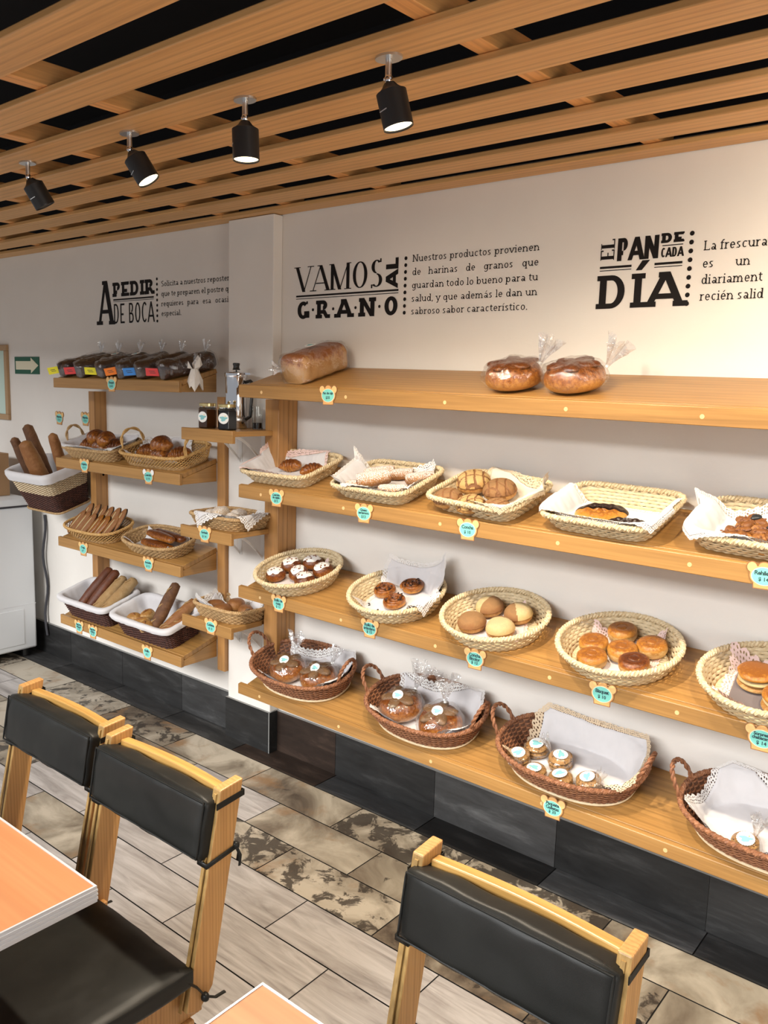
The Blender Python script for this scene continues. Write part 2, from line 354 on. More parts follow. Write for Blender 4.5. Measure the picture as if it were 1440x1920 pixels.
def floor_mottle():
    t = NT('weathered_patch_tile'); at = t.node('ShaderNodeAttribute', attribute_name='tint')
    tc = t.node('ShaderNodeTexCoord'); ad = t.node('ShaderNodeVectorMath', operation='ADD'); mu = t.node('ShaderNodeVectorMath', operation='SCALE'); mu.inputs['Scale'].default_value = 23
    t.L(at.outputs['Color'], mu.inputs[0]); t.L(tc.outputs['Object'], ad.inputs[0]); t.L(mu.outputs[0], ad.inputs[1]); v = ad.outputs[0]
    sp = t.node('ShaderNodeSeparateColor'); t.L(at.outputs['Color'], sp.inputs[0])
    n = t.noise(v, 13, 7, .66, .5); n2 = t.noise(v, 3.2, 6, .6, .8)
    base = t.ramp(n2, [(.28, (.075,.055,.035)), (.45, (.19,.155,.105)), (.60, (.34,.30,.225)), (.78, (.50,.45,.36))])
    # tint.r shifts how pale the tile is, so whole tiles differ from one another
    sh = t.node('ShaderNodeMath', operation='MULTIPLY_ADD'); t.L(sp.outputs[0], sh.inputs[0]); sh.inputs[1].default_value = .30; t.L(n2, sh.inputs[2])
    su = t.node('ShaderNodeMath', operation='SUBTRACT'); t.L(sh.outputs[0], su.inputs[0]); su.inputs[1].default_value = .14
    base = t.ramp(su.outputs[0], [(.30, (.05,.036,.026)), (.42, (.15,.12,.088)), (.52, (.27,.235,.18)), (.66, (.46,.41,.33))])
    rust = t.ramp(t.noise(v, 4.5, 5, .6, .4), [(.56, (0,0,0)), (.70, (.8,.8,.8))])
    base = t.mix(rust, base, (.24,.135,.06))
    gt = t.node('ShaderNodeMapRange'); gt.inputs['From Min'].default_value = .3; gt.inputs['From Max'].default_value = .95; gt.inputs['To Min'].default_value = -.20; gt.inputs['To Max'].default_value = .06; t.L(sp.outputs[1], gt.inputs['Value'])
    ng = t.node('ShaderNodeMath', operation='ADD'); t.L(n, ng.inputs[0]); t.L(gt.outputs[0], ng.inputs[1])
    base = t.mix(t.ramp(ng.outputs[0], [(.52, (0,0,0)), (.58, (.88,.88,.88))]), base, (.030,.023,.018))
    t.col(base); t.set(.45); t.bump(n, .2, .002); return t.m
M_['floor_wood'] = floor_wood(); M_['floor_mottle'] = floor_mottle()

# ================================================================== room shell
PX0, PX1, PY = -3.017, -2.72, -0.054
m = MB(); m.box((-8.0, 0.0, 0), (3.0, .15, 2.50)); struct(m.obj('wall_back', M_['wall'], smooth=0))
m = MB(); m.box((-8.0, 0.0, 2.5), (3.0, .15, 3.1)); struct(m.obj('wall_above_slats', M_['plenum_black'], smooth=0))
m = MB(); m.box((PX0, PY, 0.0), (PX1, 0.0, 2.452)); struct(m.obj('wall_column', M_['wall'], smooth=0, bevel=.004))
m = MB(); m.box((-8.0, -4.0, 3.1), (3.0, .15, 3.2)); struct(m.obj('ceiling', M_['plenum_black'], smooth=0))
m = MB(); m.box((-8.0, -4.0, 3.0), (3.0, -3.85, 3.1)); struct(m.obj('wall_front', M_['wall'], smooth=0))
# floor: offset tiles .545 x .198 with dark joints
def tinted(name, mats, quads, parent=None):
    me = bpy.data.meshes.new(name); vs = []; fs = []; mi = []; cols = []
    for q, mm, c in quads:
        b = len(vs); vs.extend(q); fs.append((b, b+1, b+2, b+3)); mi.append(mm); cols.append(c)
    me.from_pydata(vs, [], fs)
    for mt in mats: me.materials.append(mt)
    me.polygons.foreach_set('material_index', mi)
    a = me.color_attributes.new('tint', 'FLOAT_COLOR', 'CORNER')
    for p, c in zip(me.polygons, cols):
        for li in p.loop_indices: a.data[li].color = (*c, 1)
    me.update(); o = bpy.data.objects.new(name, me); link(o); return o
rows = [0.0, -.155, -.355, -.552, -.750, -.948, -1.146]
while rows[-1] > -7.4: rows.append(rows[-1]-.198)
quads = [([(-8, -8, -.004), (3, -8, -.004), (3, .05, -.004), (-8, .05, -.004)], 3, (1,1,1))]
rr = random.Random(21)
forced = {(1,-2.59):(1,.42,.5), (1,-2.05):(1,.66), (1,-3.135):(1,.80,.1), (1,-1.51):(1,.62,.97), (2,-2.33):(1,.46,.35), (2,-2.87):(2,0), (2,-1.785):(1,.14,.6), (3,-2.59):(1,.72,.9), (3,-2.05):(1,.58), (3,-1.51):(1,.2), (4,-1.785):(2,0), (4,-2.33):(2,0), (1,-0.97):(1,.7),(2,-1.24):(1,.62),(3,-.965):(1,.2),(1,-3.68):(1,.35),(2,-3.415):(1,.45)}
for j in range(len(rows)-1):
    y1, y0 = rows[j]-.0025, rows[j+1]+.0025
    off = -2.33 if j % 2 == 0 else -2.05
    for k in range(-11, 11):
        x0 = off+.545*k; x1 = x0+.545
        if x1 < -8 or x0 > 3: continue
        sh = rr.random(); c = (rr.random(), rr.random(), rr.random())
        if j == 0: mt = 0; c = (1.0+1.6*sh,)*3 if sh < .8 else (2.0, 1.4, 1.1)
        elif j <= 3: mt = 1 if rr.random() < .82 else 2
        elif j <= 4: mt = 1 if rr.random() < .25 else 2
        else: mt = 1 if rr.random() < .10 else 2
        for (fj, fx), fv in forced.items():
            fm, fr = fv[:2]
            if fj == j and abs(fx-x0) < .06:
                mt = fm
                if fm == 1: c = (fr, fv[2] if len(fv) > 2 else c[1], c[2])
        if j == 0 and abs(x0+2.33-0) < .05: c = (1.9, 1.95, 2.0)
        if j == 0 and abs(x0+1.24) < .05: c = (3.0, 3.05, 3.1)
        if j == 0 and abs(x0+1.785) < .05: c = (.8, .78, .76)
        if j == 0 and abs(x0+2.875) < .05: c = (1.5, 1.0, .75)
        quads.append(([(x0+.0022, y0, 0), (x1-.0022, y0, 0), (x1-.0022, y1, 0), (x0+.0022, y1, 0)], mt, c))
struct(tinted('floor', [M_['slate'], M_['floor_mottle'], M_['floor_wood'], M_['grout']], quads))
# skirting of slate tiles along wall and around the column
def skirting(name, x0, x1, y, zt, off):
    q = []; xs = [x0]; k = math.floor((x0-off)/.545)+1
    while off+.545*k < x1-.01:
        if off+.545*k > x0+.01: xs.append(off+.545*k)
        k += 1
    xs.append(x1); rg = random.Random(int(abs(x0)*100))
    q.append(([(x0, y+.002, 0), (x1, y+.002, 0), (x1, y+.002, zt), (x0, y+.002, zt)], 1, (1,1,1)))
    q.append(([(x0, y-.008, zt), (x1, y-.008, zt), (x1, y+.012, zt+.004), (x0, y+.012, zt+.004)], 1, (1,1,1)))
    for a, b in zip(xs, xs[1:]):
        s_ = 2.6 if abs(a+1.79) < .05 and b > -1.5 else .9 if abs(a+1.245) < .05 else .7+1.0*rg.random(); c = (s_, s_, s_) if abs(a+2.72) > .1 else (1.2, .75, .55)
        q.append(([(a+.001, y-.008, .001), (b-.001, y-.008, .001), (b-.001, y-.008, zt), (a+.001, y-.008, zt)], 0, c))
    return struct(tinted(name, [M_['slate'], M_['grout_light']], q))
skirting('baseboard_left', -8.0, PX0-.001, -.004, .197, -3.44)
skirting('baseboard_right', PX1+.001, 3.0, -.004, .197, -2.338)
q = [([(PX0-.008, PY-.01, 0), (PX1+.008, PY-.01, 0), (PX1+.008, PY-.01, .2), (PX0-.008, PY-.01, .2)], 0, (.8,.8,.8)),
     ([(PX1+.008, PY-.01, 0), (PX1+.008, -.013, 0), (PX1+.008, -.013, .2), (PX1+.008, PY-.01, .2)], 0, (.7,.7,.7)),
     ([(PX0-.008, PY-.01, 0), (PX0-.008, -.013, 0), (PX0-.008, -.013, .2), (PX0-.008, PY-.01, .2)], 0, (.7,.7,.7)),
     ([(PX0-.009, PY-.011, .2), (PX1+.009, PY-.011, .2), (PX1, -.001, .205), (PX0, -.001, .205)], 1, (1,1,1)),
     ([(PX1+.003, PY-.0105, .0), (PX1+.0085, PY-.0105, .0), (PX1+.0085, PY-.0105, .2), (PX1+.003, PY-.0105, .2)], 1, (1,1,1))]
struct(tinted('baseboard_column', [M_['slate'], M_['grout_light']], q))

# ------------------------------------------------------------------ slatted ceiling
ZC = 2.454
far = [.0, -.176, -.392, -.605, -.825, -1.05, -1.29, -1.53, -1.77, -2.01]
ordw = ['against the wall', 'second from the wall', 'third from the wall', 'fourth from the wall', 'fifth from the wall', 'sixth from the wall, carrying the spotlights',
        'seventh from the wall', 'eighth from the wall, at the top left corner', 'ninth from the wall', 'tenth from the wall']
for i, fy in enumerate(far):
    m = MB(); wd = .118 if i else .092
    m.box((-8.0, fy-wd, ZC), (-3.02-.012*i, fy-.004*(i == 0), ZC+.018)); m.box((-3.018-.012*i, fy-wd, ZC), (3.0, fy-.004*(i == 0), ZC+.018))
    o = m.obj('ceiling_slat', M_['slat'], bevel=.003)
    tag(o, 'long wooden ceiling slat, '+ordw[i], 'ceiling slat', 'ceiling slats running along the wall')
for i, (x0, jx) in enumerate(((-5.75, 'far left of the ceiling'), (-5.2, 'left of the ceiling'), (-4.65, 'left part of the ceiling above the exit sign'), (-4.1, 'left ceiling above the first lettering'), (-3.57, 'ceiling over the shelf of dark bagged cakes'), (-3.055, 'ceiling over the joint of the slats'), (-2.64, 'ceiling left of the column top'), (-2.12, 'ceiling just right of the column top'), (-1.065, 'ceiling between the two wide letterings'), (-.02, 'ceiling above the right lettering'), (1.03, 'ceiling beyond the right end of the photo'))):
    m = MB(); dx = .055
    v = [(x0, -.006, ZC+.0185), (x0+.055, -.006, ZC+.0185), (x0-dx*2+.055, -2.15, ZC+.0185), (x0-dx*2, -2.15, ZC+.0185)]
    m.hexa([v[3], v[2], v[1], v[0]]+[(p[0], p[1], ZC+.078) for p in (v[3], v[2], v[1], v[0])])
    o = m.obj('ceiling_joist', M_['joist'], bevel=.002)
    tag(o, 'wooden cross joist above the slats, '+jx, 'ceiling joist', 'cross joists above the ceiling slats')

# ------------------------------------------------------------------ spotlights
def spotlight(label, x, tilt, on, phi=.68, power=30):
    t = root('spotlight', label, 'spotlight', T3(x, -1.085, ZC), 'black spotlights under the ceiling slats')
    m = MB(); m.lathe([(.034, -.005), (.034, 0)], 24, sq=(1, .75)); m.obj('canopy', M_['steel'], t)
    m = MB(); m.tube([(0, 0, -.004), (0, 0, -.040)], .0075, 12); m.obj('stem', M_['steel'], t)
    H = T3(0, 0, -.046) @ RZ(phi) @ RY(-tilt) @ Matrix.Scale(.88, 4)
    m = MB(); m.lathe([(0, .010), (.007, .007), (.009, 0), (.007, -.007), (0, -.010)], 14, M=T3(0, 0, -.046)); m.tube([(-.011, 0, -.046), (.011, 0, -.046)], .004, 8); m.obj('swivel_joint', M_['chrome'], t)
    m = MB(); m.lathe([(.0, -.010), (.014, -.011), (.022, -.022), (.032, -.030), (.0395, -.034), (.0395, -.118), (.0375, -.120), (.0365, -.118), (.0355, -.113)], 36, M=H)
    m.box((-.014, -.0402, -.080), (.014, -.0388, -.0775), 1, H @ RZ(-.9))
    hd = m.obj('lamp_head', [M_['black_metal'], M_['steel']], t)
    m = MB(); m.lathe([(0, -.1165), (.0358, -.1165)], 32, M=H); m.obj('lens', M_['lamp_on'] if on else M_['lamp_off'], t)
    m = MB(); m.lathe([(.0375, -.1205), (.0392, -.1215), (.0397, -.1165)], 36, M=H, cap=False); m.obj('trim_ring', M_['black_metal'], hd)
    if on:
        ld = bpy.data.lights.new('spot_beam', 'SPOT'); ld.energy = power; ld.color = (1.0, .86, .67); ld.spot_size = math.radians(155); ld.spot_blend = 1.0; ld.shadow_soft_size = .03
        lo = bpy.data.objects.new('spot_beam', ld); link(lo); lo.parent = t; lo.matrix_local = H @ T3(0, 0, -.128)
    return t
spotlight('black spotlight at far left, unlit and tilted right', -2.85, .52, False, 1.15)
spotlight('black lit spotlight tilted right, second from left', -2.25, .56, True, .68, 22)
spotlight('black lit spotlight pointing straight down, third from left', -1.735, .04, True, .3, 70)
spotlight('black lit spotlight nearest the camera, slightly tilted', -1.255, .25, True, .68, 105)
spotlight('black lit spotlight beyond the right edge of the photo', -.16, .75, True, PI/2, 68)
spotlight('black lit spotlight farthest along to the right', .42, .75, True, PI/2, 68)

# ================================================================== shelving
DS = .2937; TH = math.atan(.301)
SH = {'R1': (1.6869, -.0123), 'R2': (1.2762, -.0090), 'R3': (.8370, -.0083), 'R4': (.4086, -.0039),
      'L1': (1.725, 0), 'L2': (1.305, 0), 'L3': (.875, 0), 'L4': (.44, 0)}
SM = {'S1': (1.525, -.345), 'S2': (1.088, -.335), 'S3': (.658, -.300)}
def F(k, x, s, off=0.0, rz=0.0):
    if k in SM: z, y0 = SM[k]; return T3(x, y0+s, z+off) @ RZ(rz)
    z, kk = SH[k]
    return T3(x, -DS, z+kk*x) @ RY(-kk) @ RX(TH) @ T3(0, s, off) @ RZ(rz)
BD = .022   # board thickness
SL = (DS-.004)/math.cos(TH)
def board(mb, k, x0, x1, s0, s1, t=BD, mi=0):
    p = []
    for top in (-t, 0):
        for (x, s) in ((x0, s0), (x1, s0), (x1, s1), (x0, s1)):
            q = F(k, x, s) @ Vector((0, 0, top)); p.append(q)
    mb.hexa(p, mi)
unit = root('bread_shelf', 'long four-tier oak bread shelf at right, boards tilted forward', 'shelf', T3(-2.66, 0, 0))
m = MB(); m.box((-2.70, -.062, .33), (-2.612, -.0545, 1.66)); m.box((-2.70, -.0545, .33), (-2.612, -.001, .33))
m = MB(); m.box((-2.7, -.115, .36), (-2.614, -.0545, 1.66)); m.box((-2.7185, -.054, .36), (-2.614, -.0005, 1.66))
m.obj('post', M_['post'], unit, bevel=.003).matrix_parent_inverse = unit.matrix_world.inverted()
m = MB(); m.box((.42, -.1, .36), (.506, -.0005, 1.66)); m.obj('post', M_['post'], unit, bevel=.003).matrix_parent_inverse = unit.matrix_world.inverted()
RX0, RX1 = -2.669, .75
for k, fh in (('R1', .052), ('R2', .054), ('R3', .050), ('R4', .045)):
    z, kk = SH[k]
    m = MB(); board(m, k, RX0+.042, RX1, .018, SL); o = m.obj('shelf_board', M_['shelf'], unit, bevel=.002); o.matrix_parent_inverse = unit.matrix_world.inverted()
    m = MB(); p = []
    for zz in (-fh, 0):
        for (x, y) in ((RX0, -DS), (RX1, -DS), (RX1, -DS+.018), (RX0, -DS+.018)): p.append((x, y, z+kk*x+zz+(.004 if y > -DS and zz == 0 else 0)))
    m.hexa(p)
    fa = m.obj('fascia', M_['shelf'], unit, bevel=.0025); fa.matrix_parent_inverse = unit.matrix_world.inverted()
    for x in (-2.53, -2.07, -1.62, -1.17, -.76, -.30, .15, .6):
        m = MB(); M = T3(x, -DS-.0006, z+kk*x-fh*.52) @ RX(PI/2); m.lathe([(0, .0), (.0065, .0), (.007, -.002)], 14, M=M); m.obj('screw_plug', M_['plug'], fa)
unit2 = root('bread_shelf', 'narrower four-tier oak bread shelf at left, boards tilted forward', 'shelf', T3(-3.6, 0, 0)); PI2 = unit2.matrix_world.inverted()
LX0, LX1 = -4.14, -3.072
for x0 in (-4.165, -3.072):
    m = MB(); m.box((x0, -.075, .33), (x0+.054, -.0005, 1.66)); m.box((x0+.012, -.0752, .84), (x0+.02, -.0748, .85), 1)
    o = m.obj('post', M_['post'], unit2, bevel=.003); o.matrix_parent_inverse = PI2
    for z in (.80, .835, 1.20, 1.235):
        m = MB(); m.lathe([(0, .0005), (.007, .0005)], 12, M=T3(x0+.0545, -.028, z) @ RY(PI/2)); m.obj('bolt_hole', M_['black_plastic'], o)
for k in ('L1', 'L2', 'L3', 'L4'):
    z, kk = SH[k]
    m = MB(); board(m, k, LX0+.02, LX1-.003, .018, (DS-.078)/math.cos(TH)); o = m.obj('shelf_board', M_['shelf'], unit2, bevel=.002); o.matrix_parent_inverse = PI2
    m = MB(); m.box((LX0, -DS, z-.048), (LX1, -DS+.018, z+.003)); o = m.obj('fascia', M_['shelf'], unit2, bevel=.0025); o.matrix_parent_inverse = PI2
    for sx in (LX0, LX1-.02):
        m = MB(); yb = -.077
        zz = z+(yb+DS)*.301
        xa, xb = (sx, sx+.018)
        m.hexa([(xa, -DS+.0185, z-.046), (xb, -DS+.0185, z-.046), (xb, yb, z-.044), (xa, yb, z-.044), (xa, -DS+.0185, z-.0175), (xb, -DS+.0185, z-.0175), (xb, yb, zz-.024), (xa, yb, zz-.024)])
        o = m.obj('end_bracket', M_['shelf_end'], unit2, bevel=.002); o.matrix_parent_inverse = PI2
# three small level shelves in front of the column
for k, x0, x1, lab in (('S1', -2.989, -2.648, 'small oak corner shelf holding the jars, topmost of three'), ('S2', -3.014, -2.667, 'small oak corner shelf under the sugared balls, middle of three'), ('S3', -3.054, -2.708, 'small oak corner shelf under the small brown rolls, lowest of three')):
    z, y0 = SM[k]
    t = root('corner_shelf', lab, 'shelf', T3(x0, y0, z), 'small corner shelves beside the column'); iv = t.matrix_world.inverted()
    m = MB(); m.box((max(x0, -2.985)+.003, y0+.0165, z-.022), (x1-.004, PY-.0605, z)); m.box((max(x0, -2.985)+.003, PY-.06, z-.022), (-2.7205, PY-.0005, z)) 
    o = m.obj('shelf_board', M_['shelf_end'], t, bevel=.0015); o.matrix_parent_inverse = iv
    m = MB(); m.box((x0, y0, z-.05), (x1, y0+.016, z+.003)); o = m.obj('fascia', M_['shelf'], t, bevel=.002); o.matrix_parent_inverse = iv
    for bx in (-2.93, -2.775):
        m = MB(); pl = []
        m.box((bx-.012, PY-.19, z-.0245), (bx+.012, PY-.001, z-.0222)); m.box((bx-.012, PY-.003, z-.16), (bx+.012, PY-.0005, z-.0222))
        N = 8
        for i in range(N):
            a0, a1 = i/N, (i+1)/N
            f = lambda a: (PY-.003-.17*(1-a)**1.0, z-.025-.125*a**1.6)
            (ya, za), (yb, zb) = f(a0), f(a1)
            m.hexa([(bx-.003, ya, za-.012), (bx+.003, ya, za-.012), (bx+.003, yb, zb-.012), (bx-.003, yb, zb-.012), (bx-.003, ya, za), (bx+.003, ya, za), (bx+.003, yb, zb), (bx-.003, yb, zb)])
        o = m.obj('wall_bracket', M_['white_metal'], t); o.matrix_parent_inverse = iv

# ================================================================== baskets
class Shape:
    """basket outline: superellipse (e=2 oval, e>4 rounded rectangle), base a0 x b0, rim a1 x b1 half sizes, height h"""
    def __init__(s, e, a1, b1, a0, b0, h, bulge=.8):
        s.e, s.a1, s.b1, s.a0, s.b0, s.h, s.bulge = e, a1, b1, a0, b0, h, bulge
    def ring(s, n, t, inset=0, z=None):
        g = t**s.bulge if t > 0 else 0
        a = s.a0+(s.a1-s.a0)*g-inset; b = s.b0+(s.b1-s.b0)*g-inset
        an = np.linspace(0, 2*PI, 721)[:-1]; e = 2/s.e
        x = np.sign(np.cos(an))*np.abs(np.cos(an))**e*s.a1; y = np.sign(np.sin(an))*np.abs(np.sin(an))**e*s.b1
        d = np.hypot(np.diff(np.append(x, x[0])), np.diff(np.append(y, y[0]))); L = np.concatenate([[0], np.cumsum(d)])
        u = np.linspace(0, L[-1], n, endpoint=False)
        xx = np.interp(u, L, np.append(x, x[0]))/s.a1*a; yy = np.interp(u, L, np.append(y, y[0]))/s.b1*b
        return np.stack([xx, yy, np.full(n, s.h*t if z is None else z)], 1)
    def normals(s, P):
        t = np.roll(P, -1, 0)-np.roll(P, 1, 0); nn = np.stack([t[:, 1], -t[:, 0], np.zeros(len(P))], 1)
        return nn/np.maximum(np.linalg.norm(nn, axis=1, keepdims=True), 1e-9)
    def q(s, x, y, a, b): return ((abs(x)/a)**s.e+(abs(y)/b)**s.e)**(1/s.e)
def weave_row(mb, sh, t, hgt, thk, stakes, phase, amp, sub=4, mi=0):
    n = stakes*sub; P = sh.ring(n, t); N = sh.normals(P)
    k = np.arange(n)/sub
    off = (amp*np.sin(PI*k+PI*phase))[:, None]*N
    P = P+off
    g = sh.h/max(1e-6, math.hypot(sh.h, ((sh.a1-sh.a0)+(sh.b1-sh.b0))/2)); up = N*math.sqrt(1-g*g)+np.array([0, 0, g]); out = N*g-np.array([0, 0, math.sqrt(1-g*g)])
    vs = []
    for c in range(6):
        an = 2*PI*c/6+PI/6
        vs.append(P+out*(math.cos(an)*thk/2)+up*(math.sin(an)*hgt/2))
    V = np.stack(vs, 1).reshape(-1, 3)
    fs = []
    for i in range(n):
        j = (i+1) % n
        for c in range(6):
            d = (c+1) % 6; fs.append((i*6+c, i*6+d, j*6+d, j*6+c))
    mb.add(V, fs, mi)
def rope(mb, P, N, r, turns, strands=2, n=6, closed=True, mi=0):
    cnt = len(P)
    for s_ in range(strands):
        ph = 2*PI*np.arange(cnt)/cnt*turns+2*PI*s_/strands
        Q = P+N*(np.cos(ph)*r*.8)[:, None]+np.array([0, 0, 1])*(np.sin(ph)*r*.8)[:, None]
        mb.tube([tuple(p) for p in Q], r*.95, n, closed, mi)
STY = {  # rows, stakes per metre, strip height factor, thickness, amp, rim r, mats
 'palm': (5, 64, .97, .0030, .0019, .0062, 'palm', 'palm_in'), 'wicker': (13, 46, .88, .0052, .0034, .0056, 'wicker', 'wicker_in'),
 'dark': (15, 56, .84, .005, .0034, .006, 'dark', 'dark_in'), 'rattan': (10, 60, .84, .004, .003, .0055, 'rattan', 'rattan_in')}
def basket(name, label, sh, M, style, group, handles=None, band=None, bright_corner=False):
    t = root(name, label, 'basket', M, group)
    per = 2*PI*math.sqrt((sh.a1**2+sh.b1**2)/2)*(1.12 if sh.e > 3 else 1)
    if style == 'lattice':
        m = MB(); n = int(per*(band or 42)); A = 240
        rings = [sh.ring(A, t_) for t_ in np.linspace(0, 1, 9)]
        for d in (1, -1):
            for k in range(n):
                pts = []
                for i, rg in enumerate(rings):
                    u = (k/n*A+d*i*A*.055/8*1.6) % A; a = int(u); f = u-a; p = rg[a]*(1-f)+rg[(a+1) % A]*f
                    nn = np.array([p[0]/sh.a1**2, p[1]/sh.b1**2, 0]); nn /= max(1e-9, np.linalg.norm(nn)); p = p+nn*.0012*d
                    pts.append(tuple(p))
                m.tube(pts, .0019, 4, cap=False)
        m.obj('lattice_wall', M_['honey'], t)
        m = MB()
        for tt in (.0, .16): P = sh.ring(160, tt, z=.005+.010*(tt > 0)); m.tube([tuple(p) for p in P], .0036, 6, True)
        P = sh.ring(160, .0, z=.008); N = sh.normals(P); 
        for j in range(4): weave_row(m, sh, .02+.04*j, .008, .003, int(per*50/2)*2, j, .002)
        m.obj('foot_band', M_['rattan'], t)
        rm, rin, rr_ = 'honey', 'rattan_in', .005
    else:
        rows, spm, hf, thk, amp, rr_, rm, rin = STY[style]
        rows = max(4, int(round(rows*sh.h/.085))) if style in ('wicker', 'dark', 'rattan') else max(5, int(round(sh.h/.0098)))
        st = max(12, int(per*spm/2)*2); m = MB(); g = math.hypot(sh.h, ((sh.a1-sh.a0)+(sh.b1-sh.b0))/2)
        mats = [M_[rm], M_[rin], M_['pale_cane']]
        for j in range(rows):
            tt = (j+.5)/rows; pale = band and band[0] < tt < band[1]
            weave_row(m, sh, tt, g/rows*hf, thk, st, j, amp, 4, 2 if pale else 0)
        A = 120; vs = []; fs = []
        for tt in (0.0, .25, .5, .75, 1.0): vs.extend([tuple(p) for p in sh.ring(A, tt, inset=.0012)])
        for j in range(4):
            for i in range(A): k = (i+1) % A; fs.append((j*A+i, j*A+k, (j+1)*A+k, (j+1)*A+i))
        if style != 'palm': m.add(vs, fs, 1)  # dark shell behind the strands, coloured as shadow in the weave
        m.obj('woven_wall', mats, t)
        if style in ('wicker', 'dark', 'rattan'):
            m = MB(); st2 = st
            R0, R1 = sh.ring(st2*2, .02), sh.ring(st2*2, .98)
            Rm = sh.ring(st2*2, .5)
            for i in range(0, st2*2, 2): m.tube([tuple(R0[i]), tuple(Rm[i]), tuple(R1[i])], .0022, 5, cap=False)
            m.obj('stakes', M_[rm], t)
    # base
    m = MB(); A = 96; P = sh.ring(A, 0, z=.002); P2 = sh.ring(A, 0, z=.006)
    vs = [tuple(p) for p in P]+[tuple(p) for p in P2]; m.add(vs, [tuple(range(A-1, -1, -1)), tuple(range(A, 2*A))]+[(i, (i+1) % A, (i+1) % A+A, i+A) for i in range(A)])
    nb = int(sh.b0*2/.012)
    for j in range(nb):
        y = -sh.b0+(j+.5)*2*sh.b0/nb; xw = sh.a0*max(0, 1-abs(y/sh.b0)**sh.e)**(1/sh.e)-.004
        if xw > .02: m.tube([(-xw+2*xw*i/24, y, .0068+.0012*math.sin(PI*(i+j))) for i in range(25)], .005, 5, flat=.35, cap=False)
    m.obj('woven_base', M_[rin if style != 'palm' else 'palm'], t)
    # rim
    m = MB(); P = sh.ring(260, 1.0); N = sh.normals(P)
    rope(m, P+np.array([0, 0, .001]), N, rr_, int(per/.022), 2 if style == 'palm' else 3)
    m.obj('braided_rim', M_[rm], t)
    if style in ('wicker',):
        m = MB(); P = sh.ring(160, 0.0, inset=-.0135, z=.006); m.tube([tuple(p) for p in P], .0045, 7, True); m.obj('foot_ring', M_['pale_cane'], t)
    if style == 'dark' and band:
        m = MB(); P = sh.ring(160, 0.0, inset=-.011, z=.006); m.tube([tuple(p) for p in P], .006, 7, True); m.obj('foot_ring', M_['rattan'], t)
    if handles:
        for (ang, spread, ht, lean) in handles:
            m = MB(); P = sh.ring(720, 1.0)
            angs = np.arctan2(P[:, 1]/sh.b1, P[:, 0]/sh.a1)
            def at(a): return P[int(np.argmin(np.abs(np.angle(np.exp(1j*(angs-a))))))]
            p0, p1 = at(ang-spread), at(ang+spread); mid = (p0+p1)/2; dr = np.array([math.cos(ang)*sh.b1, math.sin(ang)*sh.a1, 0]); dr = dr/np.linalg.norm(dr)
            pts = []
            for i in range(33):
                a = PI*i/32; base = mid+(p0-mid)*math.cos(a)*(1+.12*math.sin(a))
                pts.append(base+np.array([0, 0, 1])*ht*math.sin(a)**.8+dr*lean*math.sin(a))
            Q = np.array(pts)
            for s_ in range(2):
                ph = np.arange(33)/32*2*PI*(5 if style == 'wicker' else 2.2)+PI*s_
                side = np.cross(np.gradient(Q, axis=0), dr); side /= np.maximum(np.linalg.norm(side, axis=1, keepdims=True), 1e-9)
                W = Q+dr*(np.cos(ph)*.004)[:, None]+side*(np.sin(ph)*.004)[:, None]
                m.tube([tuple(p) for p in W], .0042 if style != 'wicker' else .0046, 7)
            m.obj('handle', M_[rm], t)
    return t
# ---- cloths draped in the baskets
def drape_fn(sh, cx, cy, hw, hd, rot, stand, wr, seed, over=.02):
    ca, sa = math.cos(rot), math.sin(rot)
    def fn(u, v):
        lx, ly = (u-.5)*2*hw, (v-.5)*2*hd
        x, y = cx+lx*ca-ly*sa, cy+lx*sa+ly*ca
        q0 = sh.q(x, y, sh.a0-.012, sh.b0-.012); q1 = sh.q(x, y, sh.a1-.010, sh.b1-.010); r = math.hypot(x, y)
        w1 = fbm(x+seed, y, .3*seed, 11)*wr
        if q0 <= 1: z = .0135+abs(w1)*.35
        elif q1 < 1:
            d0 = r*(1-1/q0); d1 = r*(1/q1-1); tt = d0/(d0+d1+1e-9); z = .0135+tt*(sh.h+.004)+abs(w1)*.5
            k = .010*tt*(1-tt)*4*(.5+fbm(x*1.4, y*1.4+seed, 1, 9)); x *= 1-abs(k)/max(r, .02); y *= 1-abs(k)/max(r, .02)
        else:
            d = r*(1-1/q1); 
            st = stand(x, y)
            if st > 0:
                z = sh.h+.016+d*st; x *= 1-d*.55/max(r, .01); y *= 1-d*.55/max(r, .01)
                x += w1*.6; y += w1*.5
            else:
                lift = min(d, over); z = sh.h+.016+lift*.12-max(0, d-.018)*1.35*(-st if st < 0 else 1)+abs(w1)*.5
                f = (d-max(0, d-.022)*.85); x *= (r-d+f)/r; y *= (r-d+f)/r
        return Vector((x, y, z))
    return fn
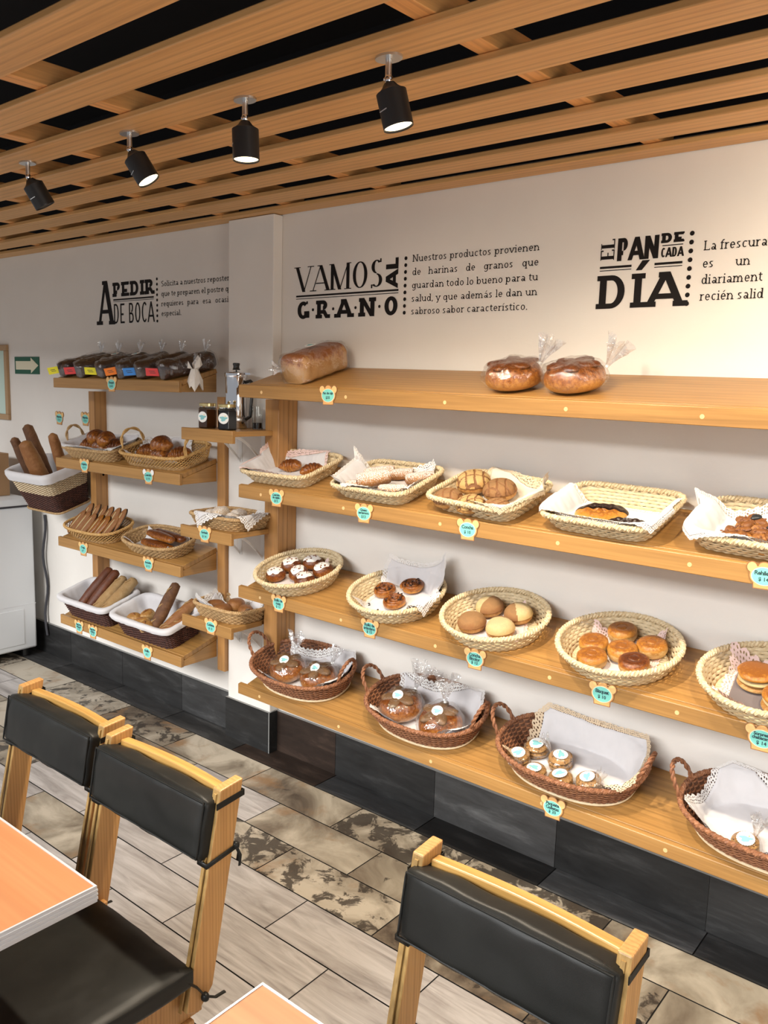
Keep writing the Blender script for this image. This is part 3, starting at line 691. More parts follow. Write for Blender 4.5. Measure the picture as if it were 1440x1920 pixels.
def napkin(label, M, sh, cx, cy, hw, hd, rot, stand=lambda x, y: 0, wr=.010, seed=0, mat='cloth', lacem='lace', lw=.016, group='cloth napkins lining the baskets', kind='napkin'):
    t = root(kind, label, 'napkin' if kind == 'napkin' else 'basket liner', M, group)
    fn = drape_fn(sh, cx, cy, hw, hd, rot, stand, wr, seed)
    m = MB(); m.grid(fn, 56, 56); o = m.obj('cloth', M_[mat], t, smooth=80)
    so = o.modifiers.new('thickness', 'SOLIDIFY'); so.thickness = .0012; so.offset = 1
    if lacem:
        m = MB(); eu, ev = lw/(2*hw), lw/(2*hd); nx, ny = 2*hw/.011, 2*hd/.011
        sc_u = lambda s_: 1+.0*s_
        m.grid(lambda a, b: fn(a*(1+2*eu)-eu, 1+ev*b*(.8+.28*abs(math.sin(a*nx*PI/2)))), 72, 3, uv=(nx*1.6, 3)); m.grid(lambda a, b: fn(a*(1+2*eu)-eu, -ev*b*(.8+.28*abs(math.sin(a*nx*PI/2)))), 72, 3, uv=(nx*1.6, 3))
        m.grid(lambda a, b: fn(1+eu*b*(.8+.28*abs(math.sin(a*ny*PI/2))), a), 72, 3, uv=(ny*1.6, 3)); m.grid(lambda a, b: fn(-eu*b*(.8+.28*abs(math.sin(a*ny*PI/2))), a), 72, 3, uv=(ny*1.6, 3))
        m.obj('lace_edging', M_[lacem], t, smooth=80)
    return t
def liner(label, M, sh, seed, group, fold=.022):
    t = root('basket_liner', label, 'basket liner', M, group)
    m = MB(); A = 144; levels = [(0.03, .02), (.25, .016), (.5, .014), (.75, .014), (.93, .0145), (1.05, .013), (1.10, .007), (1.115, -.004), (1.09, -.013), (1.0, -.0165), (.87, -.0155)]
    vs = []
    for li, (tt, ins) in enumerate(levels):
        P = sh.ring(A, min(tt, 1.0), inset=ins, z=sh.h*tt+(.010 if li < 1 else 0)); N = sh.normals(P)
        for i in range(A):
            k = (.006 if li < 5 else .003)*(nz(P[i][0]*28+seed, P[i][1]*28, tt*2))
            p = P[i]-N[i]*(abs(k) if li < 5 else -abs(k)); vs.append((p[0], p[1], p[2]+(k*.8 if li >= 5 else 0)))
    fs = [(j*A+i, j*A+(i+1) % A, (j+1)*A+(i+1) % A, (j+1)*A+i) for j in range(len(levels)-1) for i in range(A)]
    fs.append(tuple(range(A))); m.add(vs, fs); m.obj('cloth', M_['cloth'], t, smooth=80); return t

# ------------------------------------------------------------------ the shelf of five rectangular trays
GP = 'pale straw trays on the second shelf'
TR = lambda a, b: Shape(6, a, b, a-.034, b-.034, .056, .9)
T = {}
S1_ = TR(.19, .138)
for key, x, s, rz, sh, lab in (
    ('b1', -2.485, .152, .02, TR(.193, .138), 'pale straw tray with two crescent rolls, leftmost on its shelf'),
    ('b2', -1.958, .140, -.02, TR(.184, .146), 'pale straw tray of sugar dusted pastries'),
    ('b3', -1.505, .140, -.10, TR(.186, .142), 'pale straw tray piled with round scored sweet buns'),
    ('b4', -1.053, .143, -.03, TR(.187, .150), 'pale straw tray with two chocolate dipped cookies'),
    ('b5', -.600, .150, -.05, TR(.186, .146), 'pale straw tray of nut pinwheel pastries, cut by right edge of photo')):
    M = F('R2', x, s, 0, rz); T[key] = (M, sh, x, s, rz); basket('straw_tray', lab, sh, M, 'palm', GP)
def stand_if(f): return f
napkin('white napkin standing up at the back left of the leftmost tray', T['b1'][0], T['b1'][1], -.045, .0, .150, .112, .10, lambda x, y: 1.1 if (x < -.08 and y > .02) else -.25, .010, 3, 'cloth', 'lace_pink')
napkin('white napkin with lace lying under the sugar dusted pastries', T['b2'][0], T['b2'][1], -.020, -.018, .172, .112, .20, lambda x, y: 1.3 if (y > .06) else (.5 if x < -.1 else -.6), .012, 5)
napkin('cream napkin with lace under the round scored buns', T['b3'][0], T['b3'][1], .045, .0, .150, .118, -.22, lambda x, y: .8 if (y > .05 and x > .02) else -.5, .014, 9, 'cloth_cream', 'lace_ecru')
napkin('white lace edged napkin spread under the chocolate dipped cookies', T['b4'][0], T['b4'][1], -.002, -.030, .196, .100, -.03, lambda x, y: .15 if y > 0 else -.6, .006, 12)
napkin('white lace edged napkin hanging over the side of the pinwheel tray', T['b5'][0], T['b5'][1], -.03, -.01, .190, .120, .26, lambda x, y: .5 if y > .05 else -.35, .012, 15)
# round straw baskets
GR = 'round straw baskets on the third shelf'
for key, x, s, rz, a, b, lab in (
    ('c1', -2.425, .143, .3, .188, .170, 'round straw basket of iced buns, leftmost of its row'), ('c2', -1.895, .142, .1, .190, .173, 'round straw basket holding three spiral buns'),
    ('c3', -1.455, .141, 0, .192, .174, 'round straw basket of two-coloured topped buns'), ('c4', -.998, .141, 0, .193, .174, 'round straw basket holding six golden shiny biscuits'),
    ('c5', -.545, .141, 0, .193, .174, 'round straw basket lined in dark cloth, cut by right edge of photo')):
    sh = Shape(2, a, b, a-.042, b-.042, .066, .62); M = F('R3', x, s, 0, rz); T[key] = (M, sh, x, s, rz); basket('straw_basket', lab, sh, M, 'palm', GR)
def inner(c, k=.9, up=None):
    M, sh = T[c][:2]; return M, sh
napkin('small pale cloth under the iced buns', T['c1'][0], T['c1'][1], 0, 0, .098, .090, .2, lambda x, y: 0, .006, 21, 'cloth_pink', 'lace_pink', .012)
napkin('white lace napkin with corners folded up behind the spiral buns', T['c2'][0], T['c2'][1], .035, .035, .150, .132, .0, lambda x, y: 1.0 if y > 0 else 0, .012, 25)
napkin('small pale cloth under the two-coloured buns', T['c3'][0], T['c3'][1], 0, 0, .098, .092, .5, lambda x, y: 0, .006, 29, 'cloth_pink', 'lace_pink', .012)
napkin('pale cloth with pink lace border under the golden biscuits', T['c4'][0], T['c4'][1], 0, 0, .102, .096, .1, lambda x, y: 0, .006, 33, 'cloth_pink', 'lace_pink', .020)
napkin('dark grey cloth with pink lace border in the rightmost round basket', T['c5'][0], T['c5'][1], 0, 0, .104, .100, .1, lambda x, y: 0, .006, 37, 'cloth_grey', 'lace_pink', .030)
# brown wicker ovals
GW = 'brown oval wicker baskets on the lowest shelf'
for key, x, s, rz, a, b, lab in (
    ('d1', -2.395, .152, .02, .255, .160, 'brown oval wicker basket of bagged breads, leftmost of its row'), ('d2', -1.742, .152, -.02, .252, .160, 'brown oval wicker basket holding two bagged breads with tall tied bags'),
    ('d3', -1.140, .156, -.02, .258, .162, 'brown oval wicker basket of small cookie packets'), ('d4', -.500, .156, 0, .262, .162, 'brown oval wicker basket nearly empty, cut by right edge of photo')):
    sh = Shape(2.35, a, b, a-.055, b-.042, .088, .75); M = F('R4', x, s, 0, rz); T[key] = (M, sh, x, s, rz)
    basket('wicker_basket', lab, sh, M, 'wicker', GW, handles=[(PI, .30, .085, .035), (0, .30, .085, .035)])
napkin('white napkin under the leftmost bagged breads', T['d1'][0], T['d1'][1], .05, .01, .185, .118, .14, lambda x, y: .2, .012, 41)
napkin('white napkin under the breads in tall tied bags', T['d2'][0], T['d2'][1], .02, .01, .190, .120, .10, lambda x, y: .2, .012, 45)
napkin('white napkin with ecru crochet border behind the cookie packets', T['d3'][0], T['d3'][1], .03, .03, .200, .118, -.04, lambda x, y: .35 if y > 0 else -.3, .010, 49, 'cloth', 'lace_ecru', .028)
napkin('white scalloped napkin in the nearly empty wicker basket', T['d4'][0], T['d4'][1], -.015, .005, .195, .118, -.22, lambda x, y: .2, .014, 53)
# left shelf baskets
GL = 'baskets on the left shelf'
def lb(key, name, lab, k, x, s, sh, style, rz=0, **kw):
    M = F(k, x, s, 0, rz); T[key] = (M, sh, x, s, rz); return basket(name, lab, sh, M, style, GL, **kw)
lb('m1', 'cane_basket', 'tan woven tray with a thin cane handle, heaped with glazed pastries', 'L2', -3.845, .112, Shape(6, .235, .108, .205, .085, .062, .9), 'rattan', handles=[(PI, .42, .085, .0)])
lb('m2', 'cane_basket', 'open-work cane basket with double hoop handles, filled with croissants', 'L2', -3.325, .128, Shape(5, .25, .118, .222, .095, .066, .8), 'lattice', handles=[(PI, .5, .085, .005), (0, .5, .085, .005)])
lb('n1', 'cane_basket', 'open-work cane basket full of long dark-edged cookies', 'L3', -3.895, .115, Shape(3, .235, .112, .20, .088, .062, .7), 'lattice')
lb('n2', 'cane_basket', 'tan oval cane basket of three long flaky pastries', 'L3', -3.365, .115, Shape(2.8, .225, .112, .19, .085, .060, .7), 'rattan')
lb('o1', 'wicker_basket', 'dark square wicker basket with white liner holding brown and pale baguettes', 'L4', -3.90, .122, Shape(7, .225, .115, .195, .096, .112, 1), 'dark')
lb('o2', 'wicker_basket', 'dark square wicker basket with white liner holding rolls and two baguettes', 'L4', -3.385, .122, Shape(7, .235, .118, .205, .098, .112, 1), 'dark')
liner('white cloth liner folded over the basket of brown and pale baguettes', T['o1'][0], T['o1'][1], 3, 'white cloth basket liners')
liner('white cloth liner folded over the basket of rolls', T['o2'][0], T['o2'][1], 7, 'white cloth basket liners')
napkin('white lace cloth under the glazed pastries', T['m1'][0], T['m1'][1], 0, 0, .225, .098, .05, lambda x, y: .3 if y > 0 else -.3, .012, 61)
napkin('white cloth under the long flaky pastries', T['n2'][0], T['n2'][1], 0, 0, .17, .08, .05, lambda x, y: 0, .01, 63, 'cloth', None)
napkin('small white lace cloth under the croissants', T['m2'][0], T['m2'][1], -.06, .02, .15, .085, .2, lambda x, y: .3, .012, 67)
S2b = Shape(5, .168, .128, .140, .105, .055, .8); T['s2'] = (F('S2', -2.835, .145, 0, 0), S2b); basket('cane_basket', 'tan cane tray of sugared balls with lace hanging over its corner', S2b, T['s2'][0], 'rattan', 'baskets on the corner shelves')
S3b = Shape(4, .172, .120, .145, .100, .058, .8); T['s3'] = (F('S3', -2.872, .145, 0, 0), S3b); basket('cane_basket', 'tan cane tray of small brown rolls on the lowest corner shelf', S3b, T['s3'][0], 'rattan', 'baskets on the corner shelves')
napkin('white crochet edged napkin hanging over the tray of sugared balls', T['s2'][0], T['s2'][1], .035, -.022, .135, .098, .35, lambda x, y: .6 if (x < -.05 and y > 0) else -.9, .010, 71, 'cloth', 'lace', .026)
napkin('white napkin peeking over the tray of small brown rolls', T['s3'][0], T['s3'][1], -.01, .0, .135, .085, .3, lambda x, y: .9 if x < 0 else -.3, .010, 73)
# hanging basket on the wall above the freezer
HM = T3(-4.435, -.215, .972) @ RX(TH+.02)
HS = Shape(7, .222, .140, .178, .100, .225, 1)
T['h'] = (HM @ T3(0, .104, 0), HS)
basket('wicker_basket', 'tall dark wicker basket with a pale woven band, hung on wall above freezer', HS, T['h'][0], 'dark', None, band=(.52, .84))
liner('white cloth liner folded over the tall hanging basket of baguettes', T['h'][0], HS, 13, 'white cloth basket liners')

# ================================================================== breads
def blob(mb, rx, ry, h, k=.3, n=30, rings=12, p=.75, amp=.0, fs=18, seed=0, mi=0, M=None, a0=-90, a1=90, mod=None):
    vs = []
    for j in range(rings+1):
        a = math.radians(a0+(a1-a0)*j/rings); r = max(0, math.cos(a))**p
        z = h*k*(1+math.sin(a)) if a < 0 else h*k+h*(1-k)*math.sin(a)
        for i in range(n):
            th = 2*PI*i/n; x, y = rx*r*math.cos(th), ry*r*math.sin(th)
            d = 1+amp*fbm(x*fs+seed, y*fs, z*fs, 1.0) if amp else 1
            q = Vector((x*d, y*d, z*(1+(d-1)*.8)))
            if mod: q = mod(q)
            vs.append(M @ q if M else q)
    f = []
    for j in range(rings):
        for i in range(n): l = (i+1) % n; f.append((j*n+i, j*n+l, (j+1)*n+l, (j+1)*n+i))
    mb.add(vs, f, mi)
def disc(mb, r, M, n=24, scal=0, mi=0, t=.0008, ry=None):
    ry = ry or r; vs = []
    for i in range(n):
        a = 2*PI*i/n; k = 1+(scal*(1 if i % 2 else -1)); vs.append((r*k*math.cos(a), ry*k*math.sin(a)))
    V = [M @ Vector((x, y, 0)) for x, y in vs]+[M @ Vector((x, y, t)) for x, y in vs]
    mb.add(V, [tuple(range(n-1, -1, -1)), tuple(range(n, 2*n))]+[(i, (i+1) % n, (i+1) % n+n, i+n) for i in range(n)], mi)
def sticker(parent, M, r=.019):
    m = MB(); disc(m, r, M, 44, .035); o = m.obj('round_sticker', M_['sticker'], parent, smooth=0)
    m = MB(); pts = []
    for i in range(26):
        a = 2*PI*i/26; k = .58+.14*math.sin(3*a+.5)+.08*math.sin(5*a); pts.append((r*k*math.cos(a)*1.12, r*k*.72*math.sin(a)-.001))
    V = [M @ Vector((x, y, .0011)) for x, y in pts]; m.add(V, [tuple(range(26))])
    disc(m, r*.10, M @ T3(r*.35, r*.40, .0009), 10, mi=1, t=.0004); disc(m, r*.07, M @ T3(-r*.15, -r*.52, .0009), 8, t=.0004)
    m.obj('printed_mark', [M_['sticker_teal'], M_['sticker_gold']], o, smooth=0)
def tuft(mb, base, dirv, L=.08, spread=.03, seed=0, folds=7):
    # gathered, fanned-out end of a tied cellophane bag
    d = Vector(dirv).normalized(); s = d.cross(Vector((0, 1, .2))).normalized(); u = d.cross(s)
    N = 40; rows = 8; vs = []
    for j in range(rows+1):
        t = j/rows; rad = .004+spread*t**1.3
        for i in range(N):
            a = 2*PI*i/N; k = 1+.45*math.sin(folds*a+seed)+.2*nz(seed, i*.7, j*.4)
            vs.append(Vector(base)+d*(L*t*(1+.18*math.sin(3*a+seed)*t))+s*(rad*k*math.cos(a))+u*(rad*.55*k*math.sin(a)))
    fs = [(j*N+i, j*N+(i+1) % N, (j+1)*N+(i+1) % N, (j+1)*N+i) for j in range(rows) for i in range(N)]
    mb.add(vs, fs)
def sweep_bread(mb, pts, rad, flat=1.0, n=14, amp=.06, fs=22, seed=0, mi=0, M=None):
    P = [Vector(p) for p in pts]; N = len(P); up = Vector((0, 0, 1)); vs = []
    for i in range(N):
        t = (P[min(N-1, i+1)]-P[max(0, i-1)]).normalized(); u = (up-t*up.dot(t)); u = u.normalized() if u.length > .05 else t.orthogonal(); sd = t.cross(u)
        for k in range(n):
            a = 2*PI*k/n; r = rad[i]; q = P[i]+sd*(math.cos(a)*r)+u*(math.sin(a)*r*flat)
            if amp: q = q+(sd*math.cos(a)+u*math.sin(a))*(r*amp*fbm(q.x*fs+seed, q.y*fs, q.z*fs, 1))
            vs.append(M @ q if M else q)
    fs_ = [(i*n+k, i*n+(k+1) % n, (i+1)*n+(k+1) % n, (i+1)*n+k) for i in range(N-1) for k in range(n)]
    fs_ += [tuple(range(n-1, -1, -1)), tuple((N-1)*n+k for k in range(n))]
    mb.add(vs, fs_, mi)
def croissant(label, M, group, size=1.0, mat='glazed', seed=0, curl=1.9):
    m = MB(); N = 60; R = .045*size; pts = []; rad = []
    for i in range(N+1):
        t = i/N; a = -curl/2+curl*t; pts.append((R*1.25*math.sin(a), R*(math.cos(a)-.8), .021*size))
        seg = (t*7) % 1; e = math.sin(PI*min(max(t, .02), .98))**.75
        rad.append(.0295*size*e*(.84+.20*math.sin(PI*seg)**.5))
    sweep_bread(m, pts, rad, .86, 20, .07, 20/size, seed)
    o = m.obj('croissant', M_[mat], smooth=70, M=M); return tag(o, label, 'croissant', group)
def noise_mat(): pass
BZ = .015
# ---- second shelf: crescent rolls
g = 'crescent rolls in the leftmost tray'
croissant('crescent roll lying in the middle of the leftmost straw tray', F('R2', -2.510, .165, BZ, .35), g, 1.12, 'glazed', 1)
croissant('crescent roll half hidden behind the right rim of the leftmost tray', F('R2', -2.372, .155, BZ, .9), g, 1.08, 'glazed', 5)
# ---- sugared pastries
g = 'sugar dusted pastries in the second tray'
def sugar_roll(label, M, L=.10, r=.023, seed=0):
    t = root('sugared_pastry', label, 'pastry', M, g)
    m = MB(); N = 26; pts = [(-L/2+L*i/N, 0, r*.92) for i in range(N+1)]; rad = [r*(min(1, .86+.9*min(i, N-i)/N)) for i in range(N+1)]
    sweep_bread(m, pts, rad, .86, 20, .07, 30, seed); m.obj('roll', M_['sugar'], t, smooth=70)
    m = MB()
    for e in (-1, 1):
        sp = [((e*(L/2+.0012)), .0025*k**.9*math.cos(k*.7), r*.92+.0025*k**.9*math.sin(k*.7)*.86) for k in range(1, 9)]
        m.tube(sp, .0022, 5)
    m.obj('rolled_end', M_['glazed'], t)
sugar_roll('sugar dusted rolled pastry at the back middle of its tray', F('R2', -1.955, .222, BZ, .5), .10, .025, 1)
sugar_roll('sugar dusted rolled pastry at the back right of its tray', F('R2', -1.855, .212, BZ, .62), .11, .025, 2)
sugar_roll('sugar dusted rolled pastry at the front right of its tray', F('R2', -1.880, .078, BZ, .22), .115, .024, 3)
sugar_roll('sugar dusted pastry at the front left of its tray', F('R2', -2.065, .085, BZ, .45), .085, .022, 4)
sugar_roll('thick sugar dusted pastry on top in the middle of the pile', F('R2', -1.985, .095, BZ+.018, .75), .125, .034, 6)
sugar_roll('sugar dusted pastry at the back left of the pile', F('R2', -2.035, .190, BZ+.004, .6), .12, .030, 8)
# ---- conchas
def concha(label, M, group, r=.054, h=.062, top='concha_v', seed=0, pat=0):
    t = root('sweet_bun', label, 'bun', M, group)
    m = MB(); blob(m, r*.97, r*.97, h*.9, .32, 32, 10, .7, .04, 14, seed); m.obj('bun', M_['crust'], t, smooth=70)
    m = MB(); n, rg = 110, 34; vs = []; gro = []
    for j in range(rg+1):
        a = math.radians(8+82*j/rg)
        for i in range(n):
            th = 2*PI*i/n; rr = r*1.03*math.cos(a)**.72; x, y = rr*math.cos(th), rr*math.sin(th)
            w1 = x/r*1.9+.35*math.sin(y/r*2.2+seed); w2 = y/r*1.9+.35*math.sin(x/r*2+seed*1.7)
            dd = min(abs(((w1+.5) % 1)-.5), abs(((w2+.25) % 1)-.5)*1.2) if pat == 0 else abs(((w1*.75+w2*.3+.5) % 1)-.5)
            isg = dd < .085; gro.append(isg)
            z = h*.30+h*.73*math.sin(a); k = 1-(.045 if isg else 0)+.02*fbm(x*20+seed, y*20, z*20)
            if j == 0: k *= .97+.03*nz(th*3, seed, 0)
            vs.append((x*k, y*k, z*(1-(.045 if isg else 0))))
    fs = [(j*n+i, j*n+(i+1) % n, (j+1)*n+(i+1) % n, (j+1)*n+i) for j in range(rg) for i in range(n)]
    b = m.add(vs, fs)
    for fi, f in enumerate(fs):
        if sum(gro[q] for q in f) >= 2: m.m[fi] = 1
    m.obj('scored_topping', [M_[top], M_['groove']], t, smooth=60)
g = 'round scored sweet buns in the third tray'
def basez(): return BZ
concha('round scored bun with cocoa topping at the left of its tray', F('R2', -1.622, .060, BZ, .3), g, .054, .058, 'concha_c', 2)
concha('large vanilla scored bun at the back, highest of the pile', F('R2', -1.590, .178, BZ+.012, .9), g, .062, .074, 'concha_v', 4)
concha('cocoa scored bun at the back right of the pile', F('R2', -1.475, .165, BZ+.004, .2), g, .060, .066, 'concha_c', 7)
concha('vanilla scored bun at the front middle of its tray', F('R2', -1.520, .045, BZ, .6), g, .052, .052, 'concha_v', 9)
concha('cocoa scored bun at the front right, beside the folded cream napkin', F('R2', -1.420, .050, BZ, 1.2), g, .048, .050, 'concha_c', 12)
# ---- chocolate dipped palmiers
g = 'chocolate dipped cookies in the fourth tray'
def palmier(label, M, sx, sy, dip):
    t = root('dipped_cookie', label, 'cookie', M, g)
    def prof(mb, x0, x1, h, extra, mi=0):
        n = 56; rg = 12; vs = []
        for j in range(rg+1):
            rr = 1-j/rg
            for i in range(n):
                a = 2*PI*i/n; x, y = sx*math.cos(a), sy*math.sin(a)*(1-.22*math.exp(-((a-PI/2)/.35)**2))
                x, y = x*rr, y*rr; z = (h*(1-rr**5))*(1+.20*math.sin(rr*15)+.10*math.sin(a*9))
                if not (x0 <= y/sy <= x1): y = min(max(y, x0*sy), x1*sy)
                vs.append((x*(1+extra), y*(1+extra), z+.002))
        fs = [(j*n+i, j*n+(i+1) % n, (j+1)*n+(i+1) % n, (j+1)*n+i) for j in range(rg) for i in range(n)]; fs.append(tuple(range(n-1, -1, -1)))
        mb.add(vs, fs, mi)
    if dip < .9:
        m = MB(); prof(m, -1, 1, .016, 0); m.obj('cookie', M_['bisquet_top'], t, smooth=60)
    m = MB(); prof(m, 1-2*dip, 1.02, .019, .02); m.obj('chocolate_dip', M_['choc'], t, smooth=60)
palmier('oval cookie half dipped in dark chocolate, resting on white napkin', F('R2', -1.098, .155, BZ, .12), .084, .070, .5)
palmier('cookie wholly covered in dark chocolate near the front of its tray', F('R2', -.985, .080, BZ, .1), .080, .054, .97)
# ---- pinwheels
g = 'nut pinwheel pastries at the right edge'
def pinwheel(label, M, seed=0, fig=True):
    t = root('pinwheel_pastry', label, 'pastry', M, g); rg = random.Random(seed)
    m = MB(); blob(m, .044, .040, .026, .4, 26, 8, .45, .07, 20, seed)
    for q in range(4):
        A = RZ(q*PI/2+.4); m2 = A @ T3(.020, .010, .012) @ RX(.25); blob(m, .026, .015, .020, .4, 18, 8, .6, .07, 30, seed+q, M=m2)
    m.obj('pastry', M_['crust'], t, smooth=70)
    m = MB()
    for q in range(38):
        a, r = rg.uniform(0, 2*PI), .040*rg.random()**.5; s_ = rg.uniform(.0022, .0042)
        blob(m, s_*1.3, s_, s_*1.2, .5, 7, 4, .8, 0, M=T3(r*math.cos(a), r*math.sin(a), .027+.004*rg.random()-r*.06) @ RZ(a))
    m.obj('chopped_nuts', M_['nut'], t)
    if fig: m = MB(); blob(m, .017, .012, .012, .4, 16, 8, .7, .2, 60, seed, M=T3(.012, -.004, .028)); m.obj('fig', M_['fig'], t, smooth=70)
pinwheel('nut pinwheel pastry at the front left of its tray', F('R2', -.668, .105, BZ, .2), 1, False)
pinwheel('nut pinwheel pastry at the back left beside the napkin fold', F('R2', -.650, .180, BZ+.006, .8), 2, True)
pinwheel('nut pinwheel pastry in the middle of its tray', F('R2', -.590, .128, BZ+.004, 1.3), 3, True)
pinwheel('nut pinwheel pastry at the back right of its tray', F('R2', -.555, .205, BZ, .3), 4, False)
pinwheel('nut pinwheel pastry at the front right of its tray', F('R2', -.572, .058, BZ, .5), 5, True)
# ---- iced buns
g = 'iced buns in the leftmost round basket'
def iced(label, M, seed):
    t = root('iced_bun', label, 'bun', M, g); rg = random.Random(seed)
    m = MB(); blob(m, .046, .043, .052, .38, 30, 11, .6, .06, 18, seed); m.obj('bun', M_['glaze_dark'], t, smooth=70)
    m = MB(); n = 40; vs = []
    for j in range(9):
        for i in range(n):
            a = 2*PI*i/n; r = (1-j/8)*(.036+.008*nz(math.cos(a)*1.4+seed, math.sin(a)*1.4, 0)); x, y = r*math.cos(a), r*.93*math.sin(a)
            vs.append((x, y, .0545-.0105*(r/.04)**2.4-(.004 if j == 0 else 0)))
    fs = [(j*n+i, j*n+(i+1) % n, (j+1)*n+(i+1) % n, (j+1)*n+i) for j in range(8) for i in range(n)]; m.add(vs, fs)
    m.obj('icing', M_['icing'], t, smooth=80)
    m = MB()
    for q in range(11):
        a, r = rg.uniform(0, 2*PI), .030*rg.random()**.5; s_ = rg.uniform(.0022, .004)
        blob(m, s_*1.4, s_, s_, .5, 7, 4, .8, 0, M=T3(r*math.cos(a), r*math.sin(a), .053-.010*(r/.04)**2.4) @ RZ(a))
    m.obj('nut_pieces', M_['nut'], t)
for i, (x, s, l) in enumerate(((-2.518, .092, 'iced bun with nut pieces at the left of its basket'), (-2.520, .190, 'iced bun with nut pieces at the back left of its basket'), (-2.428, .142, 'iced bun with nut pieces in the centre of its basket'), (-2.440, .243, 'iced bun with nut pieces at the back of its basket'), (-2.345, .205, 'iced bun with nut pieces at the right of its basket'), (-2.360, .105, 'iced bun with nut pieces half hidden behind the front rim'))):
    iced(l, F('R3', x, s, BZ, i*1.1), i*3+1)
# ---- spiral buns
g = 'raisin spiral buns in the second round basket'
def spiral(label, M, seed):
    t = root('spiral_bun', label, 'bun', M, g); rg = random.Random(seed)
    m = MB(); N = 150; pts = []; rad = []
    for i in range(N+1):
        u = i/N; a = u*2*PI*3.1+seed; r = .003+.042*u; pts.append((r*math.cos(a), r*math.sin(a), .019+.009*(1-u))); rad.append(.0064+.0006*math.sin(a*3))
    sweep_bread(m, pts, rad, 1.9, 9, .08, 40, seed); blob(m, .040, .040, .019, .5, 24, 6, .4, .04, 20, seed); m.obj('coil', M_['glazed'], t, smooth=70)
    m = MB()
    for q in range(13):
        a, r = rg.uniform(0, 2*PI), .036*rg.random()**.5; blob(m, .0048, .0036, .004, .5, 9, 5, .8, .2, 90, q, M=T3(r*math.cos(a), r*math.sin(a), .031+.004*rg.random()) @ RZ(a))
    m.obj('raisins', M_['choc'], t)
spiral('raisin spiral bun at the left of its basket', F('R3', -1.985, .172, BZ, 0), 2)
spiral('raisin spiral bun at the back right of its basket', F('R3', -1.893, .238, BZ+.004, 0), 3)
spiral('raisin spiral bun at the front of its basket', F('R3', -1.888, .118, BZ, 0), 5)
m = MB(); rg = random.Random(3)
for q, (x, s) in enumerate(((-1.995, .085), (-1.985, .076), (-1.930, .060), (-1.795, .225))):
    o = MB(); blob(o, .0055, .004, .004, .5, 9, 5, .8, .2, 90, q); o = o.obj('raisin', M_['choc'], M=F('R3', x, s, BZ, q)); tag(o, 'loose raisin lying on the napkin beside the spiral buns', 'raisin', 'loose raisins beside the spiral buns')
# ---- two-tone conchas
g = 'two-coloured topped buns in the third round basket'
def bicolor(label, M, seed, ang, shift):
    t = root('two_tone_bun', label, 'bun', M, g); r, h = .051, .060
    m = MB(); blob(m, r*.97, r*.97, h*.92, .34, 32, 10, .66, .04, 14, seed); m.obj('bun', M_['crust'], t, smooth=70)
    for part, mat, sg in (('cream_topping', 'cream_top', 1), ('cocoa_topping', 'concha_c', -1)):
        m = MB(); n, rg_ = 64, 22; V = {}; vs = []; fs = []
        for j in range(rg_+1):
            a = math.radians(12+78*j/rg_)
            for i in range(n):
                th = 2*PI*i/n; rr = r*1.03*math.cos(a)**.7; x, y = rr*math.cos(th), rr*math.sin(th); z = h*.30+h*.74*math.sin(a); k = 1+.02*fbm(x*22+seed, y*22, z*22)
                vs.append((x*k, y*k, z))
        for j in range(rg_):
            for i in range(n):
                f = (j*n+i, j*n+(i+1) % n, (j+1)*n+(i+1) % n, (j+1)*n+i); c = sum((Vector(vs[q]) for q in f), Vector())/4
                side = c.x*math.cos(ang)+c.y*math.sin(ang)-shift*r+.004*nz(c.x*60+seed, c.y*60, 0)
                if abs(side) < .5 and side*sg > 0: fs.append(f)
        m.add(vs, fs); m.obj(part, M_[mat], t, smooth=60)
bicolor('two-coloured bun mostly cocoa, cream at its back, at the left', F('R3', -1.520, .090, BZ, 0), 1, 1.9, .45)
bicolor('two-coloured bun split left cream and right cocoa, at the back', F('R3', -1.520, .210, BZ, 0), 4, PI-.1, .05)
bicolor('two-coloured bun with a cocoa band, at the right of its basket', F('R3', -1.400, .208, BZ, 0), 7, .6, -.15)
bicolor('two-coloured bun mostly cream, cocoa at its back, at the front', F('R3', -1.408, .098, BZ, 0), 9, -1.3, -.35)
# ---- bisquets
g = 'golden biscuits in the fourth round basket'
def bisquet(label, M, seed, mt='bisquet_top'):
    t = root('golden_biscuit', label, 'biscuit', M, g); r, h = .0475, .046
    m = MB(); blob(m, r, r, h, .5, 34, 12, .38, .035, 16, seed); m.obj('biscuit', M_['bisquet_side'], t, smooth=70)
    m = MB(); n = 48; prof = [(.0485*.97, h*.66), (.0455, h*.86), (.038, h*.985), (.028, h*1.02), (.0175, h*1.03), (.0160, h*1.00), (.0145, h*1.035), (.008, h*1.06), (0.0001, h*1.06)]
    m.lathe(prof, n, wob=lambda x, y, z, a: (x*(1+.03*nz(math.cos(a)*2+seed, math.sin(a)*2, z*40)), y*(1+.03*nz(math.cos(a)*2, math.sin(a)*2+seed, z*40)), z+.0015*nz(x*50, y*50+seed, 0))); m.obj('glazed_top', M_[mt], t, smooth=50)
for i, (x, s, l) in enumerate(((-1.083, .138, 'glossy golden biscuit at the left of its basket'), (-1.030, .240, 'glossy golden biscuit at the back of its basket'), (-.913, .196, 'browner cracked golden biscuit at the right of its basket'), (-.985, .137, 'glossy golden biscuit in the centre of its basket'), (-1.052, .060, 'glossy golden biscuit at the front left of its basket'), (-.925, .085, 'dark browned biscuit at the front right of its basket'))):
    bisquet(l, F('R3', x, s, BZ, i*1.7), i*2.3+1, 'glaze_dark' if i == 5 else 'bisquet_top')
